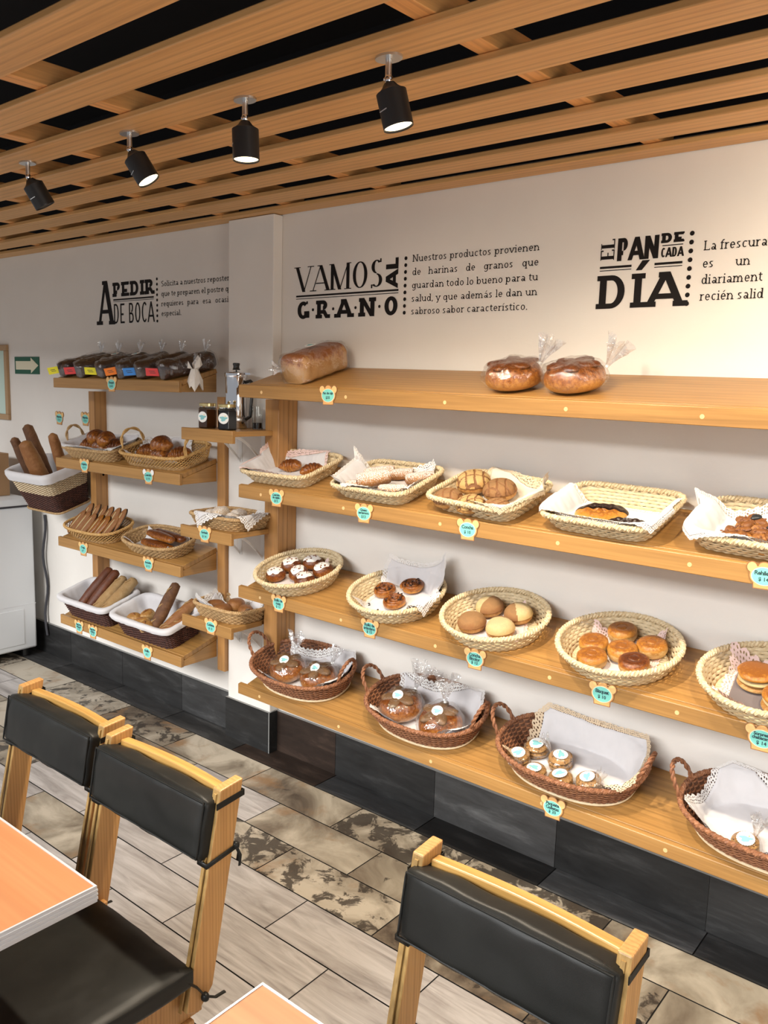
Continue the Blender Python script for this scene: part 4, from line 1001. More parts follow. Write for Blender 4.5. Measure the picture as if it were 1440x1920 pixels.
# ---- filled puff pastries
def puff(label, M, seed):
    t = root('puff_pastry', label, 'pastry', M, 'filled puff pastries in the rightmost round basket')
    m = MB(); blob(m, .056, .054, .020, .5, 34, 8, .3, .05, 18, seed); m.obj('bottom_layer', M_['bisquet_side'], t, smooth=70)
    m = MB(); blob(m, .0535, .052, .016, .5, 34, 8, .3, .05, 18, seed+3, M=T3(.001, 0, .019)); m.obj('middle_layer', M_['cream_top'], t, smooth=70)
    m = MB(); blob(m, .055, .053, .022, .35, 34, 10, .5, .07, 22, seed+5, M=T3(0, .001, .034)); m.obj('glazed_lid', M_['bisquet_top'], t, smooth=70)
puff('layered puff pastry with browned lid on dark grey cloth', F('R3', -.590, .165, BZ, 0), 2)
puff('second layered puff pastry at the very right edge of the photo', F('R3', -.500, .085, BZ, 1), 6)

# ---- bagged round breads
def bagged(label, M, group, r=.080, h=.075, seed=0, tie=(0, .5, 1), tl=.085, lab=True, body='crumble', ry=None, name='bagged_bread', lt=(0, -.1)):
    t = root(name, label, 'bagged bread', M, group); ry = ry or r
    m = MB(); blob(m, r, ry, h, .4, 40, 14, .55, .05, 12, seed)
    for q in range(5):
        a = q*1.26+seed; blob(m, r*.50, r*.30, h*.25, .4, 22, 8, .7, .14, 40, seed+q, mi=1, M=T3(r*.40*math.cos(a), ry*.40*math.sin(a), h*.80) @ RZ(a))
    m.obj('bread', [M_['glazed'] if body == 'crumble' else M_[body], M_[body]], t, smooth=70)
    m = MB(); blob(m, r*1.09, ry*1.09, h*1.09, .45, 44, 16, .5, .10, 22, seed+9)
    tb = Vector((tie[0]*r, tie[1]*ry, h*tie[2])); 
    bagp = m.obj('cellophane_bag', M_['cello'], t, smooth=80)
    m = MB(); dv = Vector((tie[0]*.6, tie[1]*.7, 1.0)); tuft(m, tb, dv, tl, tl*.36, seed); m.obj('gathered_bag_end', M_['cello_end'], bagp, smooth=0)
    m = MB(); m.lathe([(.0055, -.003), (.0055, .003)], 12, M=T3(*(tb+dv.normalized()*.004)) @ dv.to_track_quat('Z', 'Y').to_matrix().to_4x4()); m.obj('tie', M_['sticker'], bagp)
    if lab: sticker(t, T3(lt[0]*r, lt[1]*ry, h*1.105) @ RX(.35) @ RY(.1), .021)
    return t
g = 'bagged round breads in the wicker baskets'
bagged('bagged round bread at left of the leftmost wicker basket', F('R4', -2.470, .128, .016, .2), g, .080, .082, 1, (.10, .75, 1.0), .085)
bagged('bagged round bread at right of the leftmost wicker basket', F('R4', -2.300, .145, .016, -.2), g, .080, .078, 4, (.25, .80, .95), .07)
bagged('bagged round bread with tall gathered bag, at left of its wicker basket', F('R4', -1.850, .135, .016, .1), g, .084, .086, 6, (.45, .70, 1.0), .10)
bagged('bagged round bread with fanned bag top, at right of its wicker basket', F('R4', -1.655, .120, .016, .3), g, .084, .086, 9, (.15, .55, 1.06), .10)
g = 'bagged breads on the top shelf'
bagged('bagged golden bread on the top shelf, left of the pair', F('R1', -1.412, .105, .002, .1), g, .098, .088, 12, (.85, .3, .80), .085, False, 'glazed', .092)
bagged('bagged golden bread on the top shelf, right of the pair', F('R1', -1.195, .108, .002, .1), g, .098, .088, 15, (1.0, .2, .75), .085, False, 'glazed', .092)
# ---- box loaf in a bag
t = root('loaf_in_bag', 'big bagged box loaf at the left end of the top shelf', 'bagged bread', F('R1', -2.375, .040, .002, -.06))
def loafmesh(mb, W, L, Hh, grow, amp, seed):
    N = 40; n = 40; vs = []
    for i in range(N+1):
        u = i/N; ee = min(u, 1-u)/.09; e = 1-max(0, 1-ee)**2.4*.16
        for k in range(n):
            a = 2*PI*k/n; cx, cz = math.cos(a), math.sin(a)
            x = (W/2+grow)*math.copysign(abs(cx)**.42, cx)*e; z = Hh*.48+(Hh*.48+grow)*math.copysign(abs(cz)**(.42 if cz < 0 else .75), cz)*(e if cz > 0 else 1)
            if cz > 0: x *= 1+.06*math.sin(PI*min(1, z/Hh))
            else: x *= .93+.07*(z/Hh)*2
            y = u*L+(-grow if i == 0 else grow if i == N else 0); d = amp*fbm(x*26+seed, y*26, z*26)
            vs.append((x+d*cx, y, max(.0005, z+d*cz)))
    fs = [(i*n+k, i*n+(k+1) % n, (i+1)*n+(k+1) % n, (i+1)*n+k) for i in range(N) for k in range(n)]+[tuple(range(n-1, -1, -1)), tuple(N*n+k for k in range(n))]
    mb.add(vs, fs)
m = MB(); loafmesh(m, .150, .245, .118, 0, .003, 1); m.obj('loaf', M_['loaf_side'], t, smooth=60)
m = MB(); loafmesh(m, .150, .245, .118, .007, .009, 5); bg_ = m.obj('cellophane_bag', M_['cello'], t, smooth=80)
m = MB(); tuft(m, (-.072, .01, .050), (-1, -.35, .25), .045, .022, 3); m.obj('gathered_bag_end', M_['cello_end'], bg_, smooth=0)
sticker(t, T3(-.005, .12, .1265) @ RX(.05), .024)
# ---- dark cakes in bags with coloured tags (top left shelf)
g = 'dark bagged cakes on the top left shelf'
for i, (x, colr, nm, rz) in enumerate(((-4.085, 'yellow', 'yellow tag, leftmost of six', -.50), (-3.925, 'red', 'red tag, second from left', -.50), (-3.735, 'yellow', 'yellow tag and round sticker, third from left', -.50), (-3.560, 'orange', 'orange tag', -.50), (-3.405, 'blue', 'blue tag', -.50), (-3.225, 'red', 'red tag, nearest the coffee press', -.48))):
    t = root('cake_in_bag', 'long dark bagged cake with '+nm, 'bagged cake', F('L1', x, .012, .002, rz), g)
    m = MB(); N = 28; n = 26; vs = []; L = .265
    for k_, mb_grow in ((0, 0),):
        pass
    def cakemesh(mb, W, L, Hh, grow, amp, seed):
        vs = []
        for a_ in range(N+1):
            u = a_/N; e = 1-max(0, 1-min(u, 1-u)/.12)**2*.35
            for k in range(n):
                a = 2*PI*k/n; cx, cz = math.cos(a), math.sin(a)
                x = (W/2+grow)*math.copysign(abs(cx)**.6, cx)*e; z = Hh*.45+(Hh*.45+grow)*math.copysign(abs(cz)**(.5 if cz < 0 else .9), cz)*e
                y = u*L; d = amp*fbm(x*24+seed, y*24, z*24); vs.append((x+d*cx, y, max(.0004, z+d*cz)))
        fs = [(a_*n+k, a_*n+(k+1) % n, (a_+1)*n+(k+1) % n, (a_+1)*n+k) for a_ in range(N) for k in range(n)]+[tuple(range(n-1, -1, -1)), tuple(N*n+k for k in range(n))]
        mb.add(vs, fs)
    cakemesh(m, .118, L, .090, 0, .005, i); m.obj('cake', M_['cake'], t, smooth=60)
    m = MB(); cakemesh(m, .118, L*1.04, .090, .006, .011, i+11); b_ = m.obj('cellophane_bag', M_['cello'], t, smooth=80)
    m = MB(); tuft(m, (.02, L*.86, .083), (.25, .35, 1), .05, .020, i); m.obj('gathered_bag_end', M_['cello_end'], b_, smooth=0)
    m = MB(); Mt = T3(-.004, -.024, .042) @ RZ(.95) @ RY((i % 3-1)*.10+.05); m.box((-.032, -.001, -.018), (.032, .0, .018), M=Mt); o = m.obj('colour_tag', M_[colr], t, smooth=0)
    m = MB()
    for q in range(2): m.box((-.016+.004*q, -.0016, .003-.008*q), (.012+.004*q, -.0010, .0055-.008*q), M=Mt)
    m.obj('tag_print', M_['label_ink'], o, smooth=0)
    if i in (2, 3): sticker(t, T3(.0, L*.42, .0995) @ RX(.05), .021)
# crumpled white bag end hanging at the right end of the top left shelf
t = root('paper_bag', 'crumpled white paper bag hanging beside the coffee press', 'bag', T3(-3.058, -.215, 1.765))
m = MB(); rg = random.Random(5)
for q in range(9):
    a = q*.7; d = Vector((math.cos(a)*.35, math.sin(a)*.35, -1 if q % 3 else 1)).normalized(); L = .055+.035*rg.random(); s_ = Vector((-math.sin(a), math.cos(a), .1))
    c = Vector((.012*math.cos(a), .012*math.sin(a), 0)); tip = c+d*L
    vs = [c-s_*.012+Vector((0, 0, .02)), c+s_*.012+Vector((0, 0, .018)), c+s_*.024+d*L*.5, tip, c-s_*.022+d*L*.55, c+d*L*.4+Vector((math.cos(a), math.sin(a), 0))*.014]
    m.add(vs, [(0, 1, 5), (1, 2, 5), (2, 3, 5), (3, 4, 5), (4, 0, 5)])
o = m.obj('paper', M_['paper'], t, smooth=0); so = o.modifiers.new('thickness', 'SOLIDIFY'); so.thickness = .0008
m = MB(); tuft(m, (0, 0, .02), (.2, .1, 1), .06, .014, 2); m.obj('gathered_end', M_['cello'], t, smooth=0)

# ---- cookie packets
g = 'cookie packets in the wicker baskets'
def cookies(label, M, seed, n=3, r=.036, tie=True, hh=.015):
    t = root('cookie_packet', label, 'cookie packet', M, g); rg = random.Random(seed)
    for q in range(n):
        m = MB(); blob(m, r, r, hh, .45, 26, 8, .42, .06, 26, seed+q, M=T3(rg.uniform(-.002, .002), rg.uniform(-.002, .002), q*(hh-.001))); m.obj('cookie', M_['cookie'], t, smooth=70)
    H = n*(hh-.001)
    m = MB(); blob(m, r*1.09, r*1.09, H+.004, .5, 30, 10, .4, .10, 40, seed); b = m.obj('cellophane_bag', M_['cello'], t, smooth=80)
    if tie: m = MB(); tuft(m, (r*.6, r*.75, H*.8), (.25, .35, 1), .062, .020, seed); m.obj('gathered_bag_end', M_['cello_end'], b, smooth=0)
    sticker(t, T3(0, -.003, H+.0055) @ RX(.12), .0245)
for i, (x, s, o_, n, tie, l) in enumerate(((-1.275, .168, .016, 3, False, 'cookie packet at the back, topmost left of the group'), (-1.310, .095, .016, 3, False, 'cookie packet at the far left of the group'), (-1.178, .148, .016, 3, True, 'cookie packet with tall bag end, in the middle of the group'), (-1.232, .062, .016, 2, True, 'cookie packet lying low behind the front rim'), (-1.133, .062, .016, 3, False, 'cookie packet at the front of the group'), (-1.048, .092, .016, 3, True, 'cookie packet at the right of the group'))):
    cookies(l, F('R4', x, s, o_, i), i+1, n, .040, tie)
cookies('single pale cookie packet in the nearly empty wicker basket', F('R4', -.553, .064, .016, .2), 30, 3, .038, True)

# ---- left shelf contents
g = 'glazed pastries in the tan tray on the left shelf'
for i, (x, s, o_, rz, l) in enumerate(((-3.945, .100, .014, .3, 'glazed twisted pastry at the left of the tan tray'), (-3.835, .085, .014, -.2, 'glazed twisted pastry at the front middle of the tan tray'), (-3.740, .112, .014, .5, 'dark glazed pastry at the right of the tan tray'), (-3.880, .130, .058, 2.9, 'glazed pastry on top of the heap in the tan tray'), (-3.780, .125, .052, 2.4, 'glazed pastry on top at the right of the heap in the tan tray'))):
    croissant(l, F('L2', x, s, o_, rz), g, 1.62, 'glazed' if i != 2 else 'glaze_dark', i*2.1+3, 1.5)
g = 'croissants in the open-work basket'
for i, (x, s, o_, rz, l) in enumerate(((-3.465, .118, .012, .3, 'glossy croissant at the left of the open-work basket'), (-3.340, .090, .012, -.1, 'glossy croissant at the front of the open-work basket'), (-3.345, .150, .044, 3.0, 'large glossy croissant at the back, highest in the open-work basket'), (-3.205, .120, .014, .5, 'glossy croissant at the right of the open-work basket'))):
    croissant(l, F('L2', x, s, o_, rz), g, 1.75 if i == 2 else 1.45, 'glazed', i*1.7+11, 1.6)
# long cookies with chocolate edge, leaning in their basket
g = 'long flat cookies in the open-work basket'
def slipper(label, M, seed, L=.145, W=.026, pale=False):
    t = root('long_cookie', label, 'cookie', M, g)
    m = MB(); blob(m, W, L/2, .016, .5, 26, 8, .45, .04, 20, seed); m.obj('cookie', M_['bisquet_top'] if pale else M_['baguette'], t, smooth=70)
    m = MB(); blob(m, W*1.05, L/2*1.02, .010, .5, 26, 6, .3, .03, 20, seed, M=T3(0, 0, -.0035)); m.obj('dark_edge', M_['choc'], t, smooth=70)
    m = MB(); m.tube([(-.002, -L*.3+L*.6*i/8, .0155) for i in range(9)], [.001+.0035*math.sin(PI*(i+.5)/9.5) for i in range(9)], 6, flat=.5); m.obj('ridge', M_['cream_top'], t)
rg = random.Random(17)
spots = [(-4.04, .070, 0), (-3.985, .068, 0), (-3.92, .060, 0), (-3.855, .062, 1), (-3.80, .066, 1), (-3.745, .085, 0), (-4.02, .120, 0), (-3.955, .125, 0), (-3.89, .125, 0), (-3.835, .125, 0), (-3.775, .128, 0), (-3.72, .130, 0)]
pos = ['far left front', 'left front', 'middle front, lying lower', 'front, pale and golden', 'front right, pale and golden', 'far right front', 'back left', 'back, second from left', 'back, third from left', 'back, fourth from left', 'back, second from right', 'back right']
for i, (x, s, p) in enumerate(spots):
    M = F('L3', x, s+.012, .066 if i < 6 else .086, -.30) @ RX(.62 if i < 6 else .75) @ RY(.25+rg.uniform(-.15, .15))
    slipper('long dark-edged cookie in the open-work basket, '+pos[i], M, i*1.3, .150, .027, bool(p))
g = 'long flaky pastries in the oval cane basket'
def stick(label, M, L, r, mat, seed, group, name='long_pastry', cat='pastry', flat=.8, taper=.55, amp=.10, slashes=0):
    N = 30; m = MB(); pts = [(0, -L/2+L*i/N, r*flat) for i in range(N+1)]
    rad = [r*(taper+(1-taper)*math.sin(PI*(.06+.88*i/N))**.6) if 0 < i < N else r*taper*.45 for i in range(N+1)]
    sweep_bread(m, pts, rad, flat, 18, amp, 16, seed)
    if name == 'baguette':
        for q in range(slashes):
            y = -L*.32+L*.64*q/max(1, slashes-1); m.tube([(-r*.35, y-.020, r*flat*1.80), (0, y, r*flat*1.97), (r*.35, y+.020, r*flat*1.80)], [.002, .005, .002], 6, mi=1)
    return tag(m.obj(name, [M_[mat], M_['baguette_flour']], smooth=75, M=M), label, cat, group)
stick('long flaky pastry at the front of the oval cane basket', F('L3', -3.345, .085, .014, PI/2-.05), .25, .026, 'glazed', 2, g)
stick('long golden flaky pastry on top in the oval cane basket', F('L3', -3.335, .110, .052, PI/2-.12), .23, .026, 'glazed', 5, g)
stick('long flaky pastry at the back of the oval cane basket', F('L3', -3.320, .150, .040, PI/2-.10), .25, .026, 'glaze_dark', 8, g)
def lean(k, x, s, o, rz, rx, L, off=0): return F(k, x, s, o, rz) @ RX(rx) @ T3(0, L/2, off)
g = 'baguettes in the dark square baskets'
def bag(label, x, s, o, rz, rx, L, r, mat, seed, sl=4): return stick(label, lean('L4', x, s, o, rz, rx, L), L, r, mat, seed, g, 'baguette', 'baguette', .9, .5, .07, sl)
bag('dark brown baguette leaning at the left of its basket', -3.975, .050, .030, -.18, .55, .27, .034, 'baguette_brown', 1, 0)
bag('dark brown baguette leaning second from the left of its basket', -3.905, .048, .026, -.18, .58, .27, .032, 'baguette_brown', 3, 0)
bag('pale floured baguette leaning in the middle of its basket', -3.838, .044, .026, -.20, .50, .255, .034, 'baguette_flour', 5, 3)
bag('pale floured baguette leaning at the right of its basket', -3.765, .052, .028, -.20, .46, .255, .036, 'baguette_flour', 7, 3)
bag('dark floury baguette standing tallest in the basket of rolls', -3.352, .075, .020, -.12, .75, .27, .033, 'baguette_dark', 9, 3)
bag('golden baguette leaning right of the dark one in the basket of rolls', -3.282, .060, .022, -.30, .42, .24, .032, 'baguette', 11, 4)
bag('short golden baguette at the front right of the basket of rolls', -3.235, .048, .040, -.5, .15, .15, .034, 'baguette', 13, 3)
for i, (x, s, l) in enumerate(((-3.515, .075, 'small pale roll at the left of the dark basket'), (-3.435, .058, 'small pale split roll at the front of the dark basket'), (-3.475, .125, 'small pale roll at the back of the dark basket'), (-3.375, .045, 'small pale roll next to the baguettes in the dark basket'))):
    m = MB(); blob(m, .048, .036, .052, .4, 28, 10, .65, .06, 16, i*2+3); m.tube([(-.03, .003, .0455), (0, 0, .053), (.03, -.003, .0455)], [.002, .006, .002], 6, mi=1)
    tag(m.obj('bread_roll', [M_['bisquet_side'], M_['baguette']], smooth=70, M=F('L4', x, s, .050, i*.9)), l, 'roll', 'small rolls in the dark basket')
# hanging basket baguettes
HMt = HM
g = 'baguettes standing in the hanging basket'
for i, (x, y, rz, ry, rx, L, r, mat, l) in enumerate(((-.120, .085, 0, -.14, .06, .40, .034, 'baguette_dark', 'thin dark baguette standing at the left in the hanging basket'), (-.045, .120, 0, -.10, .0, .46, .040, 'baguette_dark', 'tallest dark baguette standing at the back in the hanging basket'), (.040, .060, 0, -.09, .08, .40, .050, 'baguette', 'thick golden baguette standing at the front in the hanging basket'), (.135, .120, 0, .18, .06, .44, .034, 'baguette', 'baguette end showing behind the left end of the tan pastry tray'))):
    M = HM @ T3(x, y, .018) @ RY(ry) @ RX(rx) @ RX(PI/2) @ T3(0, L/2, -r*.9)
    stick(l, M, L, r, mat, i*3+2, g, 'baguette', 'baguette', .9, .6, .07, 0)
g = 'sugared dough balls on the corner shelf'
for i, (x, s, r, l) in enumerate(((-2.935, .110, .034, 'sugared dough ball at the left of its tray'), (-2.865, .105, .046, 'largest sugared dough ball, in the middle of its tray'), (-2.790, .150, .042, 'sugared dough ball at the back right of its tray'), (-2.760, .085, .036, 'sugared dough ball at the front right of its tray'), (-2.835, .185, .034, 'sugared dough ball at the back of its tray'))):
    m = MB(); blob(m, r, r*.95, r*1.6, .48, 28, 12, .6, .10, 22, i*2+1); tag(m.obj('sugared_ball', M_['sugar_ball'], smooth=75, M=F('S2', x, s, .015, i)), l, 'sweet bun', g)
g = 'small brown rolls on the lowest corner shelf'
for i, (x, s, r, o_, l) in enumerate(((-2.945, .110, .042, .014, 'small brown roll at the left of its tray'), (-2.870, .085, .042, .014, 'small brown roll at the front of its tray'), (-2.865, .165, .044, .022, 'small brown roll at the back, highest of the group'), (-2.780, .150, .040, .014, 'small brown roll at the right of its tray'))):
    m = MB(); blob(m, r*1.15, r*.9, r*1.3, .42, 28, 11, .6, .06, 16, i*2+5); tag(m.obj('bread_roll', M_['roll_brown'], smooth=75, M=F('S3', x, s, o_, i*.8+.4)), l, 'roll', g)

# ---- jars and coffee press on the topmost corner shelf
def jar(label, M, fill, seed):
    t = root('honey_jar', label, 'jar', M, 'six-sided jars on the corner shelf'); r, h = .043, .092
    def hexp(r_, z0, z1, ins=.004):
        m = MB(); v = []
        for (rr, z) in ((r_-ins, z0), (r_, z0+.004), (r_, z1-.006), (r_-ins*1.5, z1)):
            for q in range(6): a = q*PI/3; v.append((rr*math.cos(a), rr*math.sin(a), z))
        f = [(j*6+q, j*6+(q+1) % 6, (j+1)*6+(q+1) % 6, (j+1)*6+q) for j in range(3) for q in range(6)]+[tuple(range(5, -1, -1)), tuple(range(18, 24))]
        m.add(v, f); return m
    hexp(r-.0015, .0035, h*.92).obj('contents', M_[fill], t, smooth=0, bevel=.002)
    m = hexp(r, 0, h); m.lathe([(.032, h-.0005), (.032, h+.004)], 24); m.obj('glass_body', M_['glass'], t, smooth=30)
    m = MB(); m.lathe([(0, h+.018), (.035, h+.018), (.0375, h+.016), (.0375, h+.005), (.036, h+.0035)], 40); m.obj('screw_lid', M_['gold_lid'], t, smooth=40)
    ap = (r)*math.cos(PI/6)+.0006
    sticker(t, RZ(seed) @ T3(0, -ap, .050) @ RX(PI/2), .0235)
jar('amber honey jar with round sticker, left of the coffee press', F('S1', -2.915, .088, .0005, .25), 'honey_amber', 0)
jar('black jam jar with round sticker, in front of the coffee press', F('S1', -2.770, .075, .0005, .45), 'jam', -PI/3*0)
t = root('coffee_press', 'tall chrome coffee press with black knob and black handle', 'coffee press', F('S1', -2.862, .205, .0005, .35))
m = MB(); m.lathe([(0, .001), (.046, .001), (.0475, .004), (.0475, .232), (.0465, .236), (.0455, .232), (.0455, .22)], 56); m.obj('chrome_body', M_['chrome'], t)
m = MB(); m.lathe([(.0500, .226), (.0515, .230), (.0515, .243), (.048, .247), (.03, .250), (.006, .252), (0, .252)], 48); m.box((.030, -.012, .238), (.075, .012, .246)); l_ = m.obj('lid', M_['chrome'], t)
m = MB(); m.lathe([(.003, .252), (.003, .258), (.016, .258), (.0165, .262), (.0135, .266), (.013, .276), (.0155, .280), (.0155, .287), (.013, .289), (0, .289)], 28); m.obj('plunger_knob', M_['black_plastic'], l_)
m = MB(); hp = [(.047, 0, .205), (.070, 0, .212), (.082, 0, .200), (.080, 0, .165), (.074, 0, .10), (.070, 0, .055), (.048, 0, .040)]
hh = []
for i in range(len(hp)-1):
    for q in range(5): a = Vector(hp[i]); b = Vector(hp[i+1]); hh.append(a.lerp(b, q/5))
hh.append(Vector(hp[-1])); m.tube(hh, .0085, 10, flat=.8); m.obj('handle', M_['black_plastic'], t)
m = MB(); m.lathe([(.0480, .030), (.0492, .032), (.0492, .050), (.0480, .052)], 48); m.obj('handle_band', M_['steel'], t)
t = root('glass_jug', 'clear glass beaker with dark liquid behind the coffee press handle', 'jug', F('S1', -2.755, .235, .0005, 0))
m = MB(); m.lathe([(0, .0005), (.021, .0005), (.0225, .003), (.0225, .10), (.0212, .10), (.0212, .004), (0, .0035)], 40); m.obj('glass_body', M_['glass'], t)
m = MB(); m.lathe([(0, .0045), (.0206, .0045), (.0206, .030), (0, .030)], 36); m.obj('coffee', M_['jam'], t)

# ================================================================== freezer, box, signs on the wall
t = root('freezer', 'white chest freezer at the left edge of the photo', 'freezer', T3(-5.45, -.42, 0)); iv = t.matrix_world.inverted()
FX = -4.815
m = MB(); m.box((-6.1, -.78, .055), (FX, -.075, .945)); o = m.obj('body', M_['white_enamel'], t, bevel=.012, seg=3); o.matrix_parent_inverse = iv
m = MB(); m.box((-6.09, -.77, .945), (FX-.012, -.085, .957)); o = m.obj('gasket', M_['gasket'], t); o.matrix_parent_inverse = iv
m = MB(); m.box((-6.1, -.785, .957), (FX+.002, -.072, .998)); o = m.obj('lid', M_['white_enamel'], t, bevel=.010, seg=3); o.matrix_parent_inverse = iv
m = MB(); m.box((FX-.003, -.73, .09), (FX+.0035, -.155, .315)); o = m.obj('access_panel', M_['white_enamel'], t, bevel=.006, seg=2); o.matrix_parent_inverse = iv
m = MB(); m.box((FX, -.779, .338), (FX+.0012, -.076, .3415)); o = m.obj('panel_seam', M_['alu'], t); o.matrix_parent_inverse = iv
for (x, y) in ((-6.05, -.73), (FX-.05, -.73), (-6.05, -.13), (FX-.05, -.13)):
    m = MB(); m.lathe([(.018, .0), (.022, .004), (.022, .056)], 16, M=T3(x, y, .0005)); o = m.obj('foot', M_['black_plastic'], t); o.matrix_parent_inverse = iv
t = root('power_cord', 'dark power cord hanging down behind the freezer', 'cord', T3(-4.79, -.03, .8))
m = MB(); m.tube([(-.004+.012*math.sin(i*.8), .012+.006*math.cos(i*.6), .09-.045*i) for i in range(18)], .008, 8); m.obj('cord', M_['gasket'], t)
t = root('cardboard_box', 'brown cardboard box standing on the freezer', 'box', T3(-5.135, -.26, .999)); 
m = MB(); m.box((-.18, -.16, 0), (.135, .14, .262)); b_ = m.obj('box_body', M_['cardboard'], t, smooth=0, bevel=.003)
m = MB(); m.box((-.18, -.018, .2622), (.135, .018, .2632)); m.box((.135, -.018, .18), (.1358, .018, .2632)); m.obj('packing_tape', M_['frame_wood'], t, smooth=0)
t = root('exit_sign', 'small green sign with a pale arrow pointing right', 'sign', T3(-4.963, -.0005, 1.799))
m = MB(); m.box((-.147, -.004, -.052), (.147, 0, .052)); m.obj('sign_plate', M_['sign_green'], t, smooth=0)
m = MB(); m.prism([(-.132, -.026), (.052, -.026), (.052, -.047), (.140, 0), (.052, .047), (.052, .026), (-.132, .026)], -.0052, -.0041); m.obj('arrow', M_['sign_cream'], t, smooth=0)
t = root('framed_poster', 'framed poster with teal picture, cut off by the left edge', 'poster', T3(-5.46, -.0005, 1.69))
m = MB()
for (x0, z0, x1, z1) in ((-.30, -.235, .272, -.20), (-.30, .20, .272, .235), (.237, -.1995, .272, .1995), (-.30, -.1995, -.265, .1995)): m.box((x0, -.018, z0), (x1, 0, z1))
m.obj('frame', M_['frame_wood'], t, smooth=0, bevel=.002)
m = MB(); m.box((-.2645, -.006, -.1995), (.2365, -.001, .1995)); m.obj('mat_board', M_['poster_mint'], t, smooth=0)
m = MB(); m.box((-.25, -.0075, -.175), (.135, -.0062, .165)); m.obj('print', M_['poster_teal'], t, smooth=0)

# ================================================================== price tags
def ell(cx, cz, rx, rz, n=28, a0=0): return [(cx+rx*math.cos(a0+2*PI*i/n), cz+rz*math.sin(a0+2*PI*i/n)) for i in range(n)]
def text_mesh(s, size, bold=0.0, spacing=1.0):
    c = bpy.data.curves.new('t', 'FONT'); c.body = s; c.size = size; c.align_x = 'CENTER'; c.align_y = 'CENTER'; c.offset = bold; c.space_line = .82; c.space_character = spacing; c.resolution_u = 3
    o = bpy.data.objects.new('t', c); COL.objects.link(o); dg = bpy.context.evaluated_depsgraph_get()
    me = bpy.data.meshes.new_from_object(o.evaluated_get(dg)); bpy.data.objects.remove(o); bpy.data.curves.remove(c); return me
def price_tag(label, loc, words, price, rz=0, scale=1.0, worn=False):
    t = root('price_tag', label, 'price tag', T3(*loc) @ RY(rz) @ Matrix.Scale(scale, 4), 'bread shaped price tags')
    out = [(-.024, -.038), (.024, -.038), (.024, -.030), (.034, -.018), (.036, .002), (.034, .012)]
    def body(g):
        m = []
        for (cx, cz, rx, rz_) in ((-.031, .019, .0135, .0145), (.031, .019, .0135, .0145), (0, .024, .015, .011), (0, -.002, .037, .029)): m.append(ell(cx, cz, rx+g, rz_+g))
        m.append([(-.025-g, -.037-g), (.025+g, -.037-g), (.027+g, -.012), (-.027-g, -.012)]); return m
    m = MB()
    for q, p in enumerate(body(.0016)): m.prism(p, -.0016-.00003*q, 0)
    m.obj('tag_board', M_['tag_brown'], t, smooth=0)
    m = MB()
    for q, p in enumerate(body(-.0008)[2:]): m.prism(p, -.0022-.00003*q, -.0005)
    m.obj('tag_face', M_['tag_tan'], t, smooth=0)
    for q, p in enumerate(body(-.0010)[:2]): m = MB(); m.prism(p, -.0024, -.0005); m.obj('bread_ear', M_['tag_ear'] if not worn else M_['sticker'], t, smooth=0)
    m = MB(); m.prism(ell(0, -.003, .0325, .0255, 40), -.0028, -.0006); m.obj('cream_ring', M_['cream'], t, smooth=0)
    m = MB(); m.prism(ell(0, -.003, .0302, .0234, 40), -.0033, -.0006); ov = m.obj('teal_oval', M_['teal'], t, smooth=0)
    n = words.count('\n')+1
    me = text_mesh(words, .0160 if max(map(len, words.split('\n'))) < 9 else .0128, .0005, .92); o = bpy.data.objects.new('name_lettering', me); link(o); me.materials.append(M_['tag_ink']); o.parent = ov
    o.matrix_parent_inverse = Matrix(); o.matrix_local = T3(0, -.0036, .0055 if n == 1 else .0045) @ RX(PI/2)
    me = text_mesh(price, .0140, .0004, 1.05); o = bpy.data.objects.new('price_lettering', me); link(o); me.materials.append(M_['tag_ink']); o.parent = ov
    o.matrix_local = T3(0, -.0036, -.0115 if n == 1 else -.0150) @ RX(PI/2)
YF = -DS-.0008
def rt(k, x, dz): return (x, YF, SH[k][0]+SH[k][1]*x+dz)
